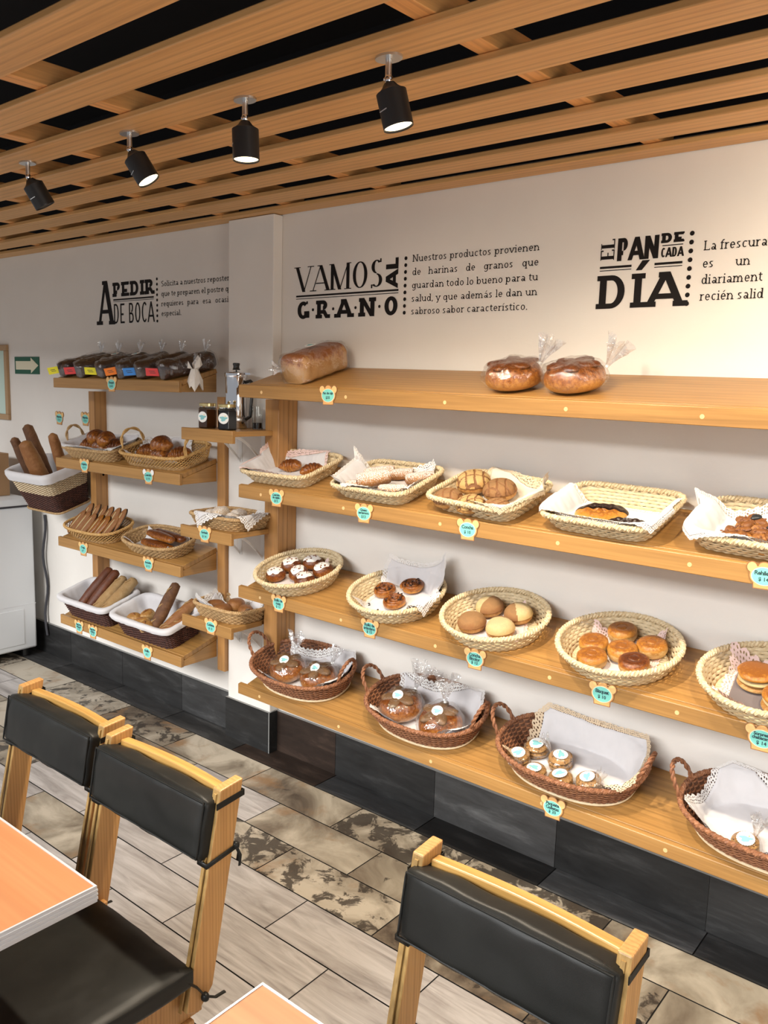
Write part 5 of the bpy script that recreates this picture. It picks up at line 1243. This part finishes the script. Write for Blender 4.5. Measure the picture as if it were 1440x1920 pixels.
for k, x, dz, w_, p, lab in (('R1', -2.157, -.022, 'Pan de caja', '$35', 'price tag reading Pan de caja, under the box loaf'), ('R2', -2.434, -.028, 'Cuernito\nde cajeta', '$15', 'price tag reading Cuernito de cajeta'), ('R2', -1.965, -.032, 'Queso\nzarzamora', '$13', 'price tag reading Queso zarzamora'), ('R2', -1.504, -.029, 'Concha', '$ 10', 'price tag reading Concha $ 10'), ('R2', -.562, -.024, 'Rehilete', '$ 14', 'price tag reading Rehilete, at the right edge of the photo'),
    ('R3', -2.415, -.026, 'Rollo de\nnuez', '$ 12', 'price tag reading Rollo de nuez, under the iced buns'), ('R3', -1.922, -.025, 'Rollo de\narándano', '$ 12', 'price tag reading Rollo de arándano, under the spiral buns'), ('R3', -1.452, -.030, 'Concha\nBicolor', '$ 12', 'price tag reading Concha Bicolor'), ('R3', -.989, -.029, 'Bisquet', '$ 10', 'price tag reading Bisquet'), ('R3', -.527, -.030, 'Sorpresa\nchabacano', '$ 14', 'price tag reading Sorpresa chabacano, at the right edge of the photo'),
    ('R4', -1.130, -.021, 'Paquete\nGalletas', '$ 20', 'price tag reading Paquete Galletas, under the cookie packets'),
    ('L1', -3.596, -.019, 'Panqué', '$ 65', 'price tag under the dark bagged cakes'), ('L2', -3.856, -.018, 'Hojaldra', '$ 15', 'price tag under the glazed pastries in the tan tray'), ('L2', -3.306, -.026, 'Cuernito', '$ 10', 'price tag with white worn ears under the croissants'), ('L3', -3.887, -.028, 'Oreja', '$ 7', 'price tag under the long dark-edged cookies'), ('L3', -3.316, -.020, 'Banderilla', '$ 12', 'price tag under the long flaky pastries'),
    ('L4', -3.948, -.028, 'Baguette\nintegral', '$ 15', 'leftmost price tag on the lowest left shelf'), ('L4', -3.815, -.027, 'Baguette\nrústica', '$ 15', 'second price tag on the lowest left shelf'), ('L4', -3.335, -.030, 'Bolillo', '$ 2', 'price tag on the lowest left shelf, under the basket of rolls')):
    price_tag(lab, rt(k, x, dz), w_, p, -.02, 1.0, 'worn' in lab)
price_tag('price tag on the middle corner shelf, under the sugared balls', (-2.84, -.3358, 1.070), 'Garibaldi', '$ 14')
price_tag('price tag on the lowest corner shelf, under the small brown rolls', (-2.843, -.3008, .645), 'Cubilete', '$ 13')
price_tag('price tag stuck on the wall, left of two, above the hanging basket', (-4.604, -.0008, 1.495), 'Baguette', '$ 15', .05, 1.05)
price_tag('price tag stuck on the wall beside the left post, right of two', (-4.322, -.0008, 1.502), 'Baguette', '$ 15', .03, 1.05)

# ================================================================== lettering on the wall (slab, didone and sans cut vinyl)
# glyph strokes on a unit em: ('L',x0,y0,x1,y1,kind) line, ('A',cx,cy,rx,ry,a0,a1) arc in degrees, ('S',x,y) slab serif centred at x on level y
# kind: v = stem weight, h = hairline weight, d = diagonal stem, t = thin diagonal
CAP = {
 'A': (.74, [('L',.37,1,.70,0,'d'),('L',.37,1,.04,0,'t'),('L',.17,.30,.57,.30,'h'),('S',.05,0),('S',.69,0),('s',.30,1)]),
 'P': (.62, [('L',.14,0,.14,1,'v'),('L',.14,1,.34,1,'H'),('L',.14,.44,.34,.44,'H'),('A',.34,.72,.22,.28,-90,90),('S',.14,0),('s',.08,1)]),
 'E': (.62, [('L',.14,0,.14,1,'v'),('L',.14,1,.55,1,'H'),('L',.14,.5,.44,.5,'H'),('L',.14,0,.57,0,'U'),('T',.55,1,-.2),('T',.57,0,.2),('s',.08,1),('s',.08,0)]),
 'D': (.70, [('L',.14,0,.14,1,'v'),('L',.14,1,.32,1,'H'),('L',.14,0,.32,0,'U'),('A',.32,.5,.30,.5,-90,90),('s',.08,1),('s',.08,0)]),
 'I': (.30, [('L',.15,0,.15,1,'v'),('S',.15,0),('S',.15,1)]),
 'R': (.68, [('L',.14,0,.14,1,'v'),('L',.14,1,.34,1,'H'),('L',.14,.46,.36,.46,'H'),('A',.34,.73,.22,.27,-90,90),('L',.36,.46,.58,.0,'d'),('S',.14,0),('s',.08,1),('s',.62,0)]),
 'B': (.66, [('L',.14,0,.14,1,'v'),('L',.14,1,.34,1,'H'),('L',.14,.52,.36,.52,'H'),('L',.14,0,.36,0,'U'),('A',.34,.76,.20,.24,-90,90),('A',.36,.26,.24,.26,-90,90),('s',.08,1),('s',.08,0)]),
 'O': (.70, [('A',.35,.5,.29,.5,0,360)]),
 'C': (.66, [('A',.37,.5,.30,.5,48,312),('T',.57,.84,.16),('T',.57,.16,-.16)]),
 'G': (.70, [('A',.37,.5,.30,.5,48,325),('L',.60,0.06,.60,.40,'v'),('L',.42,.44,.68,.44,'H'),('T',.57,.84,.16)]),
 'V': (.72, [('L',.05,1,.36,0,'d'),('L',.67,1,.36,0,'t'),('S',.06,1),('S',.66,1)]),
 'M': (.92, [('L',.13,0,.13,1,'t'),('L',.13,1,.45,0,'d'),('L',.78,1,.45,0,'t'),('L',.78,0,.78,1,'v'),('S',.13,0),('S',.78,0),('s',.07,1),('s',.84,1)]),
 'N': (.76, [('L',.13,0,.13,1,'t'),('L',.13,1,.62,0,'d'),('L',.62,0,.62,1,'t'),('S',.13,0),('S',.62,1),('s',.08,1)]),
 'S': (.60, [('A',.30,.75,.20,.25,40,270),('A',.30,.25,.22,.25,-140,90),('T',.455,.90,.14),('T',.12,.10,-.14)]),
 'L': (.58, [('L',.14,0,.14,1,'v'),('L',.14,0,.53,0,'U'),('T',.53,0,.2),('S',.14,1),('s',.08,0)]),
}
X = .70
LOW = {
 'a': (.56, [('A',.27,.50,.15,.17,0,160),('L',.42,.05,.42,.50,'v'),('A',.25,.18,.16,.17,0,360),('s',.46,0)]),
 'b': (.60, [('L',.12,0,.12,1.02,'v'),('A',.31,.33,.20,.34,0,360),('s',.07,1.02)]),
 'c': (.52, [('A',.28,.34,.20,.34,48,312),('T',.42,.56,.1)]),
 'd': (.60, [('L',.46,0,.46,1.02,'v'),('A',.27,.33,.20,.34,0,360),('s',.41,1.02),('s',.51,0)]),
 'e': (.54, [('A',.27,.34,.20,.34,0,318),('L',.07,.35,.47,.35,'h')]),
 'f': (.36, [('L',.15,0,.15,.82,'v'),('A',.30,.82,.15,.18,60,180),('L',.03,.66,.32,.66,'h'),('S',.15,0)]),
 'g': (.60, [('L',.46,-.12,.46,.66,'v'),('A',.27,.34,.20,.33,0,360),('A',.28,-.10,.18,.20,-160,0),('s',.51,.66)]),
 'h': (.62, [('L',.12,0,.12,1.02,'v'),('A',.30,.44,.18,.23,0,180),('L',.48,0,.48,.44,'v'),('S',.12,0),('S',.48,0),('s',.07,1.02)]),
 'i': (.28, [('L',.14,0,.14,.66,'v'),('O',.14,.90),('S',.14,0),('s',.09,.66)]),
 'l': (.28, [('L',.14,0,.14,1.02,'v'),('S',.14,0),('s',.09,1.02)]),
 'm': (.92, [('L',.12,0,.12,.66,'v'),('A',.28,.44,.16,.23,0,180),('L',.44,0,.44,.44,'v'),('A',.60,.44,.16,.23,0,180),('L',.76,0,.76,.44,'v'),('S',.12,0),('S',.44,0),('S',.76,0),('s',.07,.66)]),
 'n': (.62, [('L',.12,0,.12,.66,'v'),('A',.30,.44,.18,.23,0,180),('L',.48,0,.48,.44,'v'),('S',.12,0),('S',.48,0),('s',.07,.66)]),
 'o': (.56, [('A',.28,.33,.21,.34,0,360)]),
 'p': (.60, [('L',.12,-.30,.12,.66,'v'),('A',.31,.33,.20,.34,0,360),('S',.12,-.30),('s',.07,.66)]),
 'q': (.60, [('L',.46,-.30,.46,.66,'v'),('A',.27,.33,.20,.34,0,360),('S',.46,-.30)]),
 'r': (.42, [('L',.13,0,.13,.66,'v'),('A',.30,.46,.17,.20,50,180),('S',.13,0),('s',.08,.66)]),
 's': (.46, [('A',.22,.50,.14,.17,30,270),('A',.22,.17,.15,.17,-150,90),('T',.35,.60,.08),('T',.07,.07,-.08)]),
 't': (.38, [('L',.16,.14,.16,.86,'v'),('A',.28,.14,.12,.14,180,320),('L',.03,.66,.33,.66,'h')]),
 'u': (.62, [('L',.12,.22,.12,.66,'v'),('A',.30,.22,.18,.22,180,360),('L',.48,0,.48,.66,'v'),('s',.07,.66),('s',.43,.66),('s',.53,0)]),
 'v': (.56, [('L',.06,.66,.28,0,'d'),('L',.50,.66,.28,0,'d'),('S',.07,.66),('S',.49,.66)]),
 'y': (.56, [('L',.06,.66,.29,0,'d'),('L',.50,.66,.20,-.30,'d'),('S',.07,.66),('S',.49,.66),('s',.16,-.30)]),
 '.': (.24, [('O',.12,.05)]), ',': (.24, [('O',.12,.05),('L',.14,.04,.07,-.14,'h')]),
}
for b_, a_ in (('á', 'a'), ('é', 'e'), ('ó', 'o')): LOW[b_] = (LOW[a_][0], LOW[a_][1]+[('L',.24,.78,.38,.98,'h')])
LOW['í'] = (.30, [q for q in LOW['i'][1] if q[0] != 'O']+[('L',.10,.78,.24,.98,'h')])
GLY = dict(CAP); GLY.update(LOW)
for k_ in CAP:
    pass
def glyph(mb, ch, ox, oz, sx, sz, wv, wh, serif, M, ital=0.0):
    wd, st = GLY[ch]; lay = [0]
    def P(x, z): return M @ Vector((ox+x*sx+ital*z, -.0012-.00003*lay[0], oz+z*sz))
    def quad(p): mb.add([P(*q) for q in p], [(0, 1, 2, 3)])
    hx, hz = wh/sx, wh/sz; vx = wv/sx
    for q in st:
        lay[0] += 1
        if q[0] == 'L':
            _, x0, z0, x1, z1, k = q
            if k in 'HU': quad([(x0, z0-(hz if k == 'H' else 0)), (x1, z0-(hz if k == 'H' else 0)), (x1, z0+(0 if k == 'H' else hz)), (x0, z0+(0 if k == 'H' else hz))])
            elif abs(x1-x0) < 1e-6: quad([(x0-vx/2, z0), (x0+vx/2, z0), (x0+vx/2, z1), (x0-vx/2, z1)])
            elif abs(z1-z0) < 1e-6: quad([(x0, z0-hz/2), (x1, z0-hz/2), (x1, z0+hz/2), (x0, z0+hz/2)])
            else:
                w_ = (wv if k == 'd' else wh if k == 'h' else (wh*1.05 if serif != 'none' and wh < wv*.6 else wv*.9))/sx*1.08
                quad([(x0-w_/2, z0), (x0+w_/2, z0), (x1+w_/2, z1), (x1-w_/2, z1)])
        elif q[0] == 'A':
            _, cx, cz, rx, rz, a0, a1 = q; N = 26 if a1-a0 > 200 else 16; V = []
            for i in range(N+1):
                a = math.radians(a0+(a1-a0)*i/N); c, s_ = math.cos(a), math.sin(a)
                V.append(P(cx+rx*c, cz+rz*s_)); V.append(P(cx+max(0, rx-vx)*c, cz+max(0, rz-hz)*s_))
            mb.add(V, [(2*i, 2*i+2, 2*i+3, 2*i+1) for i in range(N)])
        elif q[0] == 'O':
            r = max(wv, wh)*.62; V = [P(q[1]+r/sx*math.cos(i*PI/6), q[2]+r/sz*math.sin(i*PI/6)) for i in range(12)]; mb.add(V, [tuple(range(12))])
        elif q[0] == 'T' and serif != 'none':
            _, x, z, d = q; w_ = max(vx*.42, .03); quad([(x-w_/2, min(z, z+d)), (x+w_/2, min(z, z+d)), (x+w_/2, max(z, z+d)), (x-w_/2, max(z, z+d))])
        elif q[0] in 'Ss' and serif != 'none':
            _, x, z = q; sw = (vx*1.0+.14*(1 if serif == 'slab' else 1.15)) if q[0] == 'S' else vx*.6+.07; sh = hz if serif == 'slab' else hz*.8
            low = z < .02 and z > -.05 or z < -.2; z0, z1 = (z, z+sh) if low else (z-sh, z)
            quad([(x-sw/2, z0), (x+sw/2, z0), (x+sw/2, z1), (x-sw/2, z1)])
    return wd*sx
def fit_word(mb, s, x0, x1, z0, h, wv, wh, serif, M=Matrix(), gap=.05, dots=False):
    tot = sum(GLY[c][0] for c in s)+gap*(len(s)-1)+(.30*(len(s)-1) if dots else 0)
    sx = (x1-x0)/tot; x = x0
    for i, c in enumerate(s):
        glyph(mb, c, x, z0, sx, h, wv, wh, serif, M); x += GLY[c][0]*sx+gap*sx
        if dots and i < len(s)-1:
            r = h*.085; cx = x+.13*sx; V = [M @ Vector((cx+r*math.cos(q*PI/8), -.0012, z0+h*.5+r*math.sin(q*PI/8))) for q in range(16)]; mb.add(V, [tuple(range(16))]); x += .30*sx
def para_width(s_): return sum(GLY[c][0] for c in s_ if c != ' ')
def para_line(mb, s, x0, z0, h, x1=None, sx=None, wv=.0034, wh=.0026):
    # h: cap height; words spread to x1 when given
    words = s.split(' '); ws = [para_width(w_)*sx for w_ in words]
    sp = .26*sx if (x1 is None or len(words) == 1) else (x1-x0-sum(ws))/(len(words)-1)
    x = x0
    for w_, wl in zip(words, ws):
        for c in w_: x += glyph(mb, c, x, z0, sx, h, wv, wh, 'slab', Matrix())
        x += sp
def paragraph(lst, lines, h, x0, x1, sx=None):
    sx = sx or min((x1-x0)/(para_width(l)+.26*l.count(' ')) for l, z, j in lines if j)
    for l, z, j in lines: mb = MB(); para_line(mb, l, x0, z, h, x1 if j else None, sx); lst.append(('text_line', mb))
def bar(mb, x0, x1, z, t): mb.add([(x0, -.0012, z-t/2), (x1, -.0012, z-t/2), (x1, -.0012, z+t/2), (x0, -.0012, z+t/2)], [(0, 1, 2, 3)])
def dotcol(mb, x, z0, z1, n=9, r=.0072):
    for i in range(n):
        z = z0+(z1-z0)*i/(n-1); mb.add([(x+r*math.cos(q*PI/10), -.0012, z+r*math.sin(q*PI/10)) for q in range(20)], [tuple(range(20))])
def rotM(cx, cz): return T3(cx, 0, cz) @ RY(-PI/2)     # text reading upwards
def lettering(label, parts):
    t = root('wall_lettering', label, 'wall lettering', T3(0, -.0002, 0), 'vinyl lettering on the wall')
    for nm, mb in parts: mb.obj(nm, M_['ink'], t, smooth=0)
h = MB(); fit_word(h, 'A', -4.165, -4.028, 2.022, .232, .034, .020, 'slab'); fit_word(h, 'PEDIR', -4.026, -3.655, 2.166, .074, .021, .017, 'slab'); bar(h, -4.022, -3.660, 2.1505, .0075); bar(h, -4.022, -3.660, 2.1405, .0025); fit_word(h, 'DE', -4.024, -3.915, 2.026, .103, .0095, .0095, 'none'); fit_word(h, 'BOCA', -3.885, -3.655, 2.026, .103, .0095, .0095, 'none')
d_ = MB(); dotcol(d_, -3.632, 2.238, 2.029)
p = []; paragraph(p, [('Solicita a nuestros reposteros', 2.199, 1), ('que te preparen el postre que', 2.150, 1), ('requieres para esa ocasión', 2.101, 1), ('especial.', 2.053, 0)], .026, -3.598, -3.030)
lettering('dark lettering A PEDIR DE BOCA with its paragraph, left of the column', [('heading', h), ('dotted_rule', d_)]+p)
h = MB(); fit_word(h, 'VAMOS', -2.634, -2.140, 2.122, .105, .0165, .0042, 'thin', gap=.0); fit_word(h, 'AL', 0, .116, -.064, .062, .0185, .015, 'none', rotM(-2.134, 2.117)); bar(h, -2.632, -2.066, 2.1045, .0072); bar(h, -2.632, -2.066, 2.0935, .0026); fit_word(h, 'GRANO', -2.630, -2.062, 2.008, .074, .0215, .0155, 'slab', dots=True)
d_ = MB(); dotcol(d_, -2.034, 2.222, 2.016)
p = []; paragraph(p, [('Nuestros productos provienen', 2.206, 1), ('de harinas de granos que', 2.156, 1), ('guardan todo lo bueno para tu', 2.106, 1), ('salud, y que además le dan un', 2.056, 1), ('sabroso sabor característico.', 2.008, 0)], .0265, -2.002, -1.452)
lettering('dark lettering VAMOS AL GRANO with its paragraph, right of the column', [('heading', h), ('dotted_rule', d_)]+p)
h = MB(); fit_word(h, 'EL', 0, .066, -.049, .047, .0105, .0032, 'thin', rotM(-1.228, 2.155)); fit_word(h, 'PAN', -1.170, -1.032, 2.149, .071, .0150, .0135, 'none'); fit_word(h, 'DE', -1.026, -.954, 2.193, .030, .0115, .0085, 'slab'); bar(h, -1.022, -.957, 2.1855, .0028); fit_word(h, 'CADA', -1.026, -.954, 2.150, .029, .0058, .0050, 'none')
for a_, b_ in ((-1.226, -1.118), (-1.043, -.955)): bar(h, a_, b_, 2.1315, .0072); bar(h, a_, b_, 2.1215, .0025)
fit_word(h, 'DIA', -1.232, -.945, 2.000, .106, .0240, .0165, 'slab'); h.add([(-1.103, -.0012, 2.116), (-1.083, -.0012, 2.116), (-1.058, -.0012, 2.146), (-1.083, -.0012, 2.146)], [(0, 1, 2, 3)])
d_ = MB(); dotcol(d_, -.932, 2.215, 2.006)
p = []; paragraph(p, [('La frescura', 2.161, 0), ('es un co', 2.110, 1), ('diariament', 2.062, 0), ('recién salid', 2.013, 0)], .0285, -.894, -.655, .0345)
lettering('dark lettering EL PAN DE CADA DÍA, cut by the right edge', [('heading', h), ('dotted_rule', d_)]+p)

# ================================================================== tables and chairs
def table(label, x0, x1, y0, y1, z=.75):
    t = root('table', label, 'table', T3((x0+x1)/2, (y0+y1)/2, 0), 'laminate tables with metal edges'); hx, hy = (x1-x0)/2, (y1-y0)/2
    m = MB(); m.box((-hx+.004, -hy+.004, z-.030), (hx-.004, hy-.004, z)); top = m.obj('table_top', M_['laminate'], t, smooth=0)
    m = MB(); o_, i_ = (hx, hy), (hx-.0041, hy-.0041)
    for (a, b) in (((-hx, -hy), (hx, -hy+.004)), ((-hx, hy-.004), (hx, hy)), ((-hx, -hy+.0041), (-hx+.004, hy-.0041)), ((hx-.004, -hy+.0041), (hx, hy-.0041))): m.box((a[0], a[1], z-.032), (b[0], b[1], z+.0016))
    for zz in (z-.008, z-.016, z-.024):
        for (a, b) in (((-hx-.0012, -hy-.0012), (hx+.0012, -hy)), ((-hx-.0012, hy), (hx+.0012, hy+.0012)), ((-hx-.0012, -hy), (-hx, hy)), ((hx, -hy), (hx+.0012, hy))): m.box((a[0], a[1], zz-.0022), (b[0], b[1], zz+.0022))
    m.obj('metal_edge', M_['alu'], top, smooth=0)
    m = MB(); m.lathe([(.036, .030), (.036, z-.031)], 24); m.obj('column', M_['black_metal'], t)
    m = MB(); m.lathe([(.165, .001), (.165, .012), (.06, .030), (.0, .032)], 36); m.obj('base', M_['black_metal'], t)
    m = MB(); m.box((-.16, -.03, z-.040), (.16, .03, z-.0305)); m.box((-.03, -.16, z-.040), (.03, .16, z-.0305)); m.obj('top_bracket', M_['black_metal'], t, smooth=0)
table('orange laminate table with metal edge at lower left', -2.22, -1.342, -2.52, -1.800)
table('orange laminate table with metal edge at bottom centre', -.907, -.300, -2.37, -1.768)
def rounded_pad(mb, lo, hi, bulge=.006, n=(24, 8, 12), e=9, seed=0, M=None):
    (x0, y0, z0), (x1, y1, z1) = lo, hi; c = Vector(((x0+x1)/2, (y0+y1)/2, (z0+z1)/2)); hs = Vector(((x1-x0)/2, (y1-y0)/2, (z1-z0)/2))
    bmm = bmesh.new(); bmesh.ops.create_cube(bmm, size=2)
    bmesh.ops.subdivide_edges(bmm, edges=bmm.edges[:], cuts=15, use_grid_fill=True)
    r = min(hs)*.42; V = []
    for v in bmm.verts:
        p = Vector((v.co.x*hs.x, v.co.y*hs.y, v.co.z*hs.z))
        inner = Vector([math.copysign(min(abs(p[i]), hs[i]-r), p[i]) for i in range(3)]); d = p-inner
        if d.length > 1e-7 and sum(abs(p[i]) > hs[i]-r+1e-6 for i in range(3)) >= 2: p = inner+d.normalized()*r
        u = [1-(p[i]/hs[i])**2 for i in range(3)]
        bul = bulge*max(0, u[0])**.5*max(0, u[2])**.5 if abs(v.co.y) > .999 else bulge*max(0, u[0])**.5*max(0, u[1])**.5 if abs(v.co.z) > .999 else 0
        if abs(v.co.y) > .999: p.y += math.copysign(bul, p.y)
        elif abs(v.co.z) > .999: p.z += math.copysign(bul, p.z)
        w_ = .0030*nz(p.x*16+seed, p.y*20, p.z*22); p += Vector((0, w_, w_))
        q = c+p; V.append(M @ q if M else q)
    bmm.verts.index_update(); mb.add(V, [tuple(v.index for v in f.verts) for f in bmm.faces]); bmm.free()
def chair():
    t = root('dining_chair', 'x', 'chair', T3(0, 0, 0), 'plywood chairs with black vinyl cushions')
    sl = lambda z: -.205*(.85-z)         # back posts recline: y at height z
    for sx in (-1, 1):
        m = MB(); x0, x1 = sx*.207-.013, sx*.207+.013
        p = [(-.034, .85), (.030, .857), (sl(.40)+.036, .40), (sl(.40)-.004, .355), (sl(.40)-.036, .37)]
        vs = [(x0, y, z) for y, z in p]+[(x1, y, z) for y, z in p]; n = len(p)
        b_ = len(m.f); m.add(vs, [tuple(range(n)), tuple(range(2*n-1, n-1, -1))]+[(i, (i+1) % n, (i+1) % n+n, i+n) for i in range(n)]); m.m[b_+6] = 1; m.m[b_+3] = 1; po = m.obj('back_post', [M_['chair_wood'], M_['ply_edge']], t, smooth=0, bevel=.003)
        m = MB(); y0 = sl(.60); m.hexa([(sx*.207-.004, sl(.37)-.0395, .372), (sx*.207+.004, sl(.37)-.0395, .372), (sx*.207+.004, sl(.37)-.036, .372), (sx*.207-.004, sl(.37)-.036, .372), (sx*.207-.004, -.0395, .84), (sx*.207+.004, -.0395, .84), (sx*.207+.004, -.036, .84), (sx*.207-.004, -.036, .84)]); m.obj('edge_ply_layers', M_['ply_edge'], po, smooth=0)
        for (ya, yb, nm) in ((-.135, -.095, 'rear'), (-.500, -.460, 'front')):
            m = MB(); m.hexa([(sx*.195-.018, ya+(.05 if nm == 'rear' else -.01), 0), (sx*.195+.018, ya+(.05 if nm == 'rear' else -.01), 0), (sx*.195+.018, yb+(.05 if nm == 'rear' else -.01), 0), (sx*.195-.018, yb+(.05 if nm == 'rear' else -.01), 0), (sx*.185-.018, ya, .329), (sx*.185+.018, ya, .329), (sx*.185+.018, yb, .329), (sx*.185-.018, yb, .329)]); m.obj('leg', M_['chair_wood'], t, smooth=0, bevel=.003)
        m = MB(); m.box((sx*.185-.0125, -.505, .33), (sx*.185+.0085, -.066, .430)); m.obj('side_apron', M_['chair_wood'], t, smooth=0, bevel=.002)
    m = MB(); m.box((-.172, -.505, .345), (.172, -.485, .428)); m.box((-.172, -.110, .345), (.172, -.092, .428)); m.obj('cross_apron', M_['rail_wood'], t, smooth=0, bevel=.002)
    m = MB(); N = 14; vs = []
    for i in range(N+1):
        x = -.1935+.387*i/N; y = .012*math.sin(PI*i/N); vs += [(x, y-.012, .795), (x, y+.012, .795), (x, y+.014, .835), (x, y-.010, .835)]
    fs = [(i*4+k, i*4+(k+1) % 4, (i+1)*4+(k+1) % 4, (i+1)*4+k) for i in range(N) for k in range(4)]+[(3, 2, 1, 0), (N*4, N*4+1, N*4+2, N*4+3)]; m.add(vs, fs); m.obj('top_rail', M_['rail_wood'], t, smooth=0, bevel=.003)
    Mb = T3(0, -.049, .765) @ RX(-.17)
    m = MB(); rounded_pad(m, (-.212, -.031, -.069), (.212, .031, .066), .005, seed=3, M=Mb); bc = m.obj('back_cushion', M_['vinyl'], t, smooth=60)
    m = MB(); q = [Mb @ Vector(v) for v in ((-.206, -.0312, -.062), (.206, -.0312, -.062), (.206, -.0312, .060), (-.206, -.0312, .060))]; pts = []
    for i in range(4):
        for k in range(12): pts.append(q[i].lerp(q[(i+1) % 4], k/12))
    m.tube(pts, .0024, 6, True); m.obj('piping', M_['vinyl'], bc)
    m = MB(); rounded_pad(m, (-.228, -.530, .4315), (.228, -.112, .476), .006, seed=8); scu = m.obj('seat_cushion', M_['vinyl'], t, smooth=60)
    m = MB(); q = [Vector(v) for v in ((-.2225, -.525, .470), (.2225, -.525, .470), (.2225, -.117, .470), (-.2225, -.117, .470))]; pts = []
    for i in range(4):
        for k in range(12): pts.append(q[i].lerp(q[(i+1) % 4], k/12))
    m.tube(pts, .0026, 6, True); m.obj('piping', M_['vinyl'], scu)
    for sx in (-1, 1):
        # straps looped round the posts, with a knot below the cushion
        m = MB(); x = sx*.207
        lp = [(x-.0150, -.046, .816), (x-.0150, .032, .824), (x+.0150, .032, .824), (x+.0150, -.046, .816)]
        P4 = [Vector(v) for v in lp]; vs = []
        for v in P4: vs += [v+Vector((0, 0, -.007)), v+Vector((0, 0, .007))]
        m.add(vs, [(0, 2, 3, 1), (2, 4, 5, 3), (4, 6, 7, 5)]); o = m.obj('top_strap', M_['vinyl'], bc, smooth=0); so = o.modifiers.new('thickness', 'SOLIDIFY'); so.thickness = .002
        z = .700; y = sl(z); m = MB()
        P4 = [Vector(v) for v in ((x-sx*.0165, y-.045, z-.008), (x+sx*.0165, y-.045, z-.008), (x+sx*.0165, y+.034, z+.004), (x-sx*.0165, y+.034, z+.004))]; vs = []
        for v in P4: vs += [v+Vector((0, 0, -.006)), v+Vector((0, 0, .006))]
        m.add(vs, [(0, 2, 3, 1), (2, 4, 5, 3), (4, 6, 7, 5), (6, 0, 1, 7)]); blob(m, .009, .009, .018, .5, 12, 8, .7, 0, M=T3(x+sx*.012, y+.040, z-.004))
        m.tube([(x+sx*.012, y+.042, z), (x+sx*.020, y+.047, z-.02), (x+sx*.017, y+.047, z-.045)], .004, 6, flat=.5); m.tube([(x+sx*.010, y+.042, z), (x+sx*.010, y+.050, z-.015), (x+sx*.006, y+.050, z-.038)], .004, 6, flat=.5)
        o = m.obj('lower_strap', M_['vinyl'], bc, smooth=40); so = o.modifiers.new('thickness', 'SOLIDIFY'); so.thickness = .0016
        m = MB(); m.tube([(sx*.222, -.128, .448), (sx*.226, -.105, .425), (sx*.224, -.085, .395)], .006, 6, flat=.45); blob(m, .011, .009, .02, .5, 12, 8, .7, 0, M=T3(sx*.224, -.082, .378)); m.tube([(sx*.224, -.080, .388), (sx*.226, -.055, .372), (sx*.222, -.025, .366)], .005, 6, flat=.5)
        m.obj('seat_tie', M_['vinyl'], scu, smooth=40)
    return t
c0 = chair()
for (x, y, rz, lab) in ((-1.533, -1.484, .0, 'black cushioned plywood chair tucked under the left table, nearer of two'), (-2.010, -1.464, -.005, 'black cushioned plywood chair at the left edge, farther of two'), (-.640, -1.398, -.02, 'black cushioned plywood chair at the bottom centre table')):
    if c0['label'] == 'x': c = c0; c['label'] = lab; c.matrix_world = T3(x, y, 0) @ RZ(rz)
    else: copy_tree(c0, T3(x, y, 0) @ RZ(rz), lab)
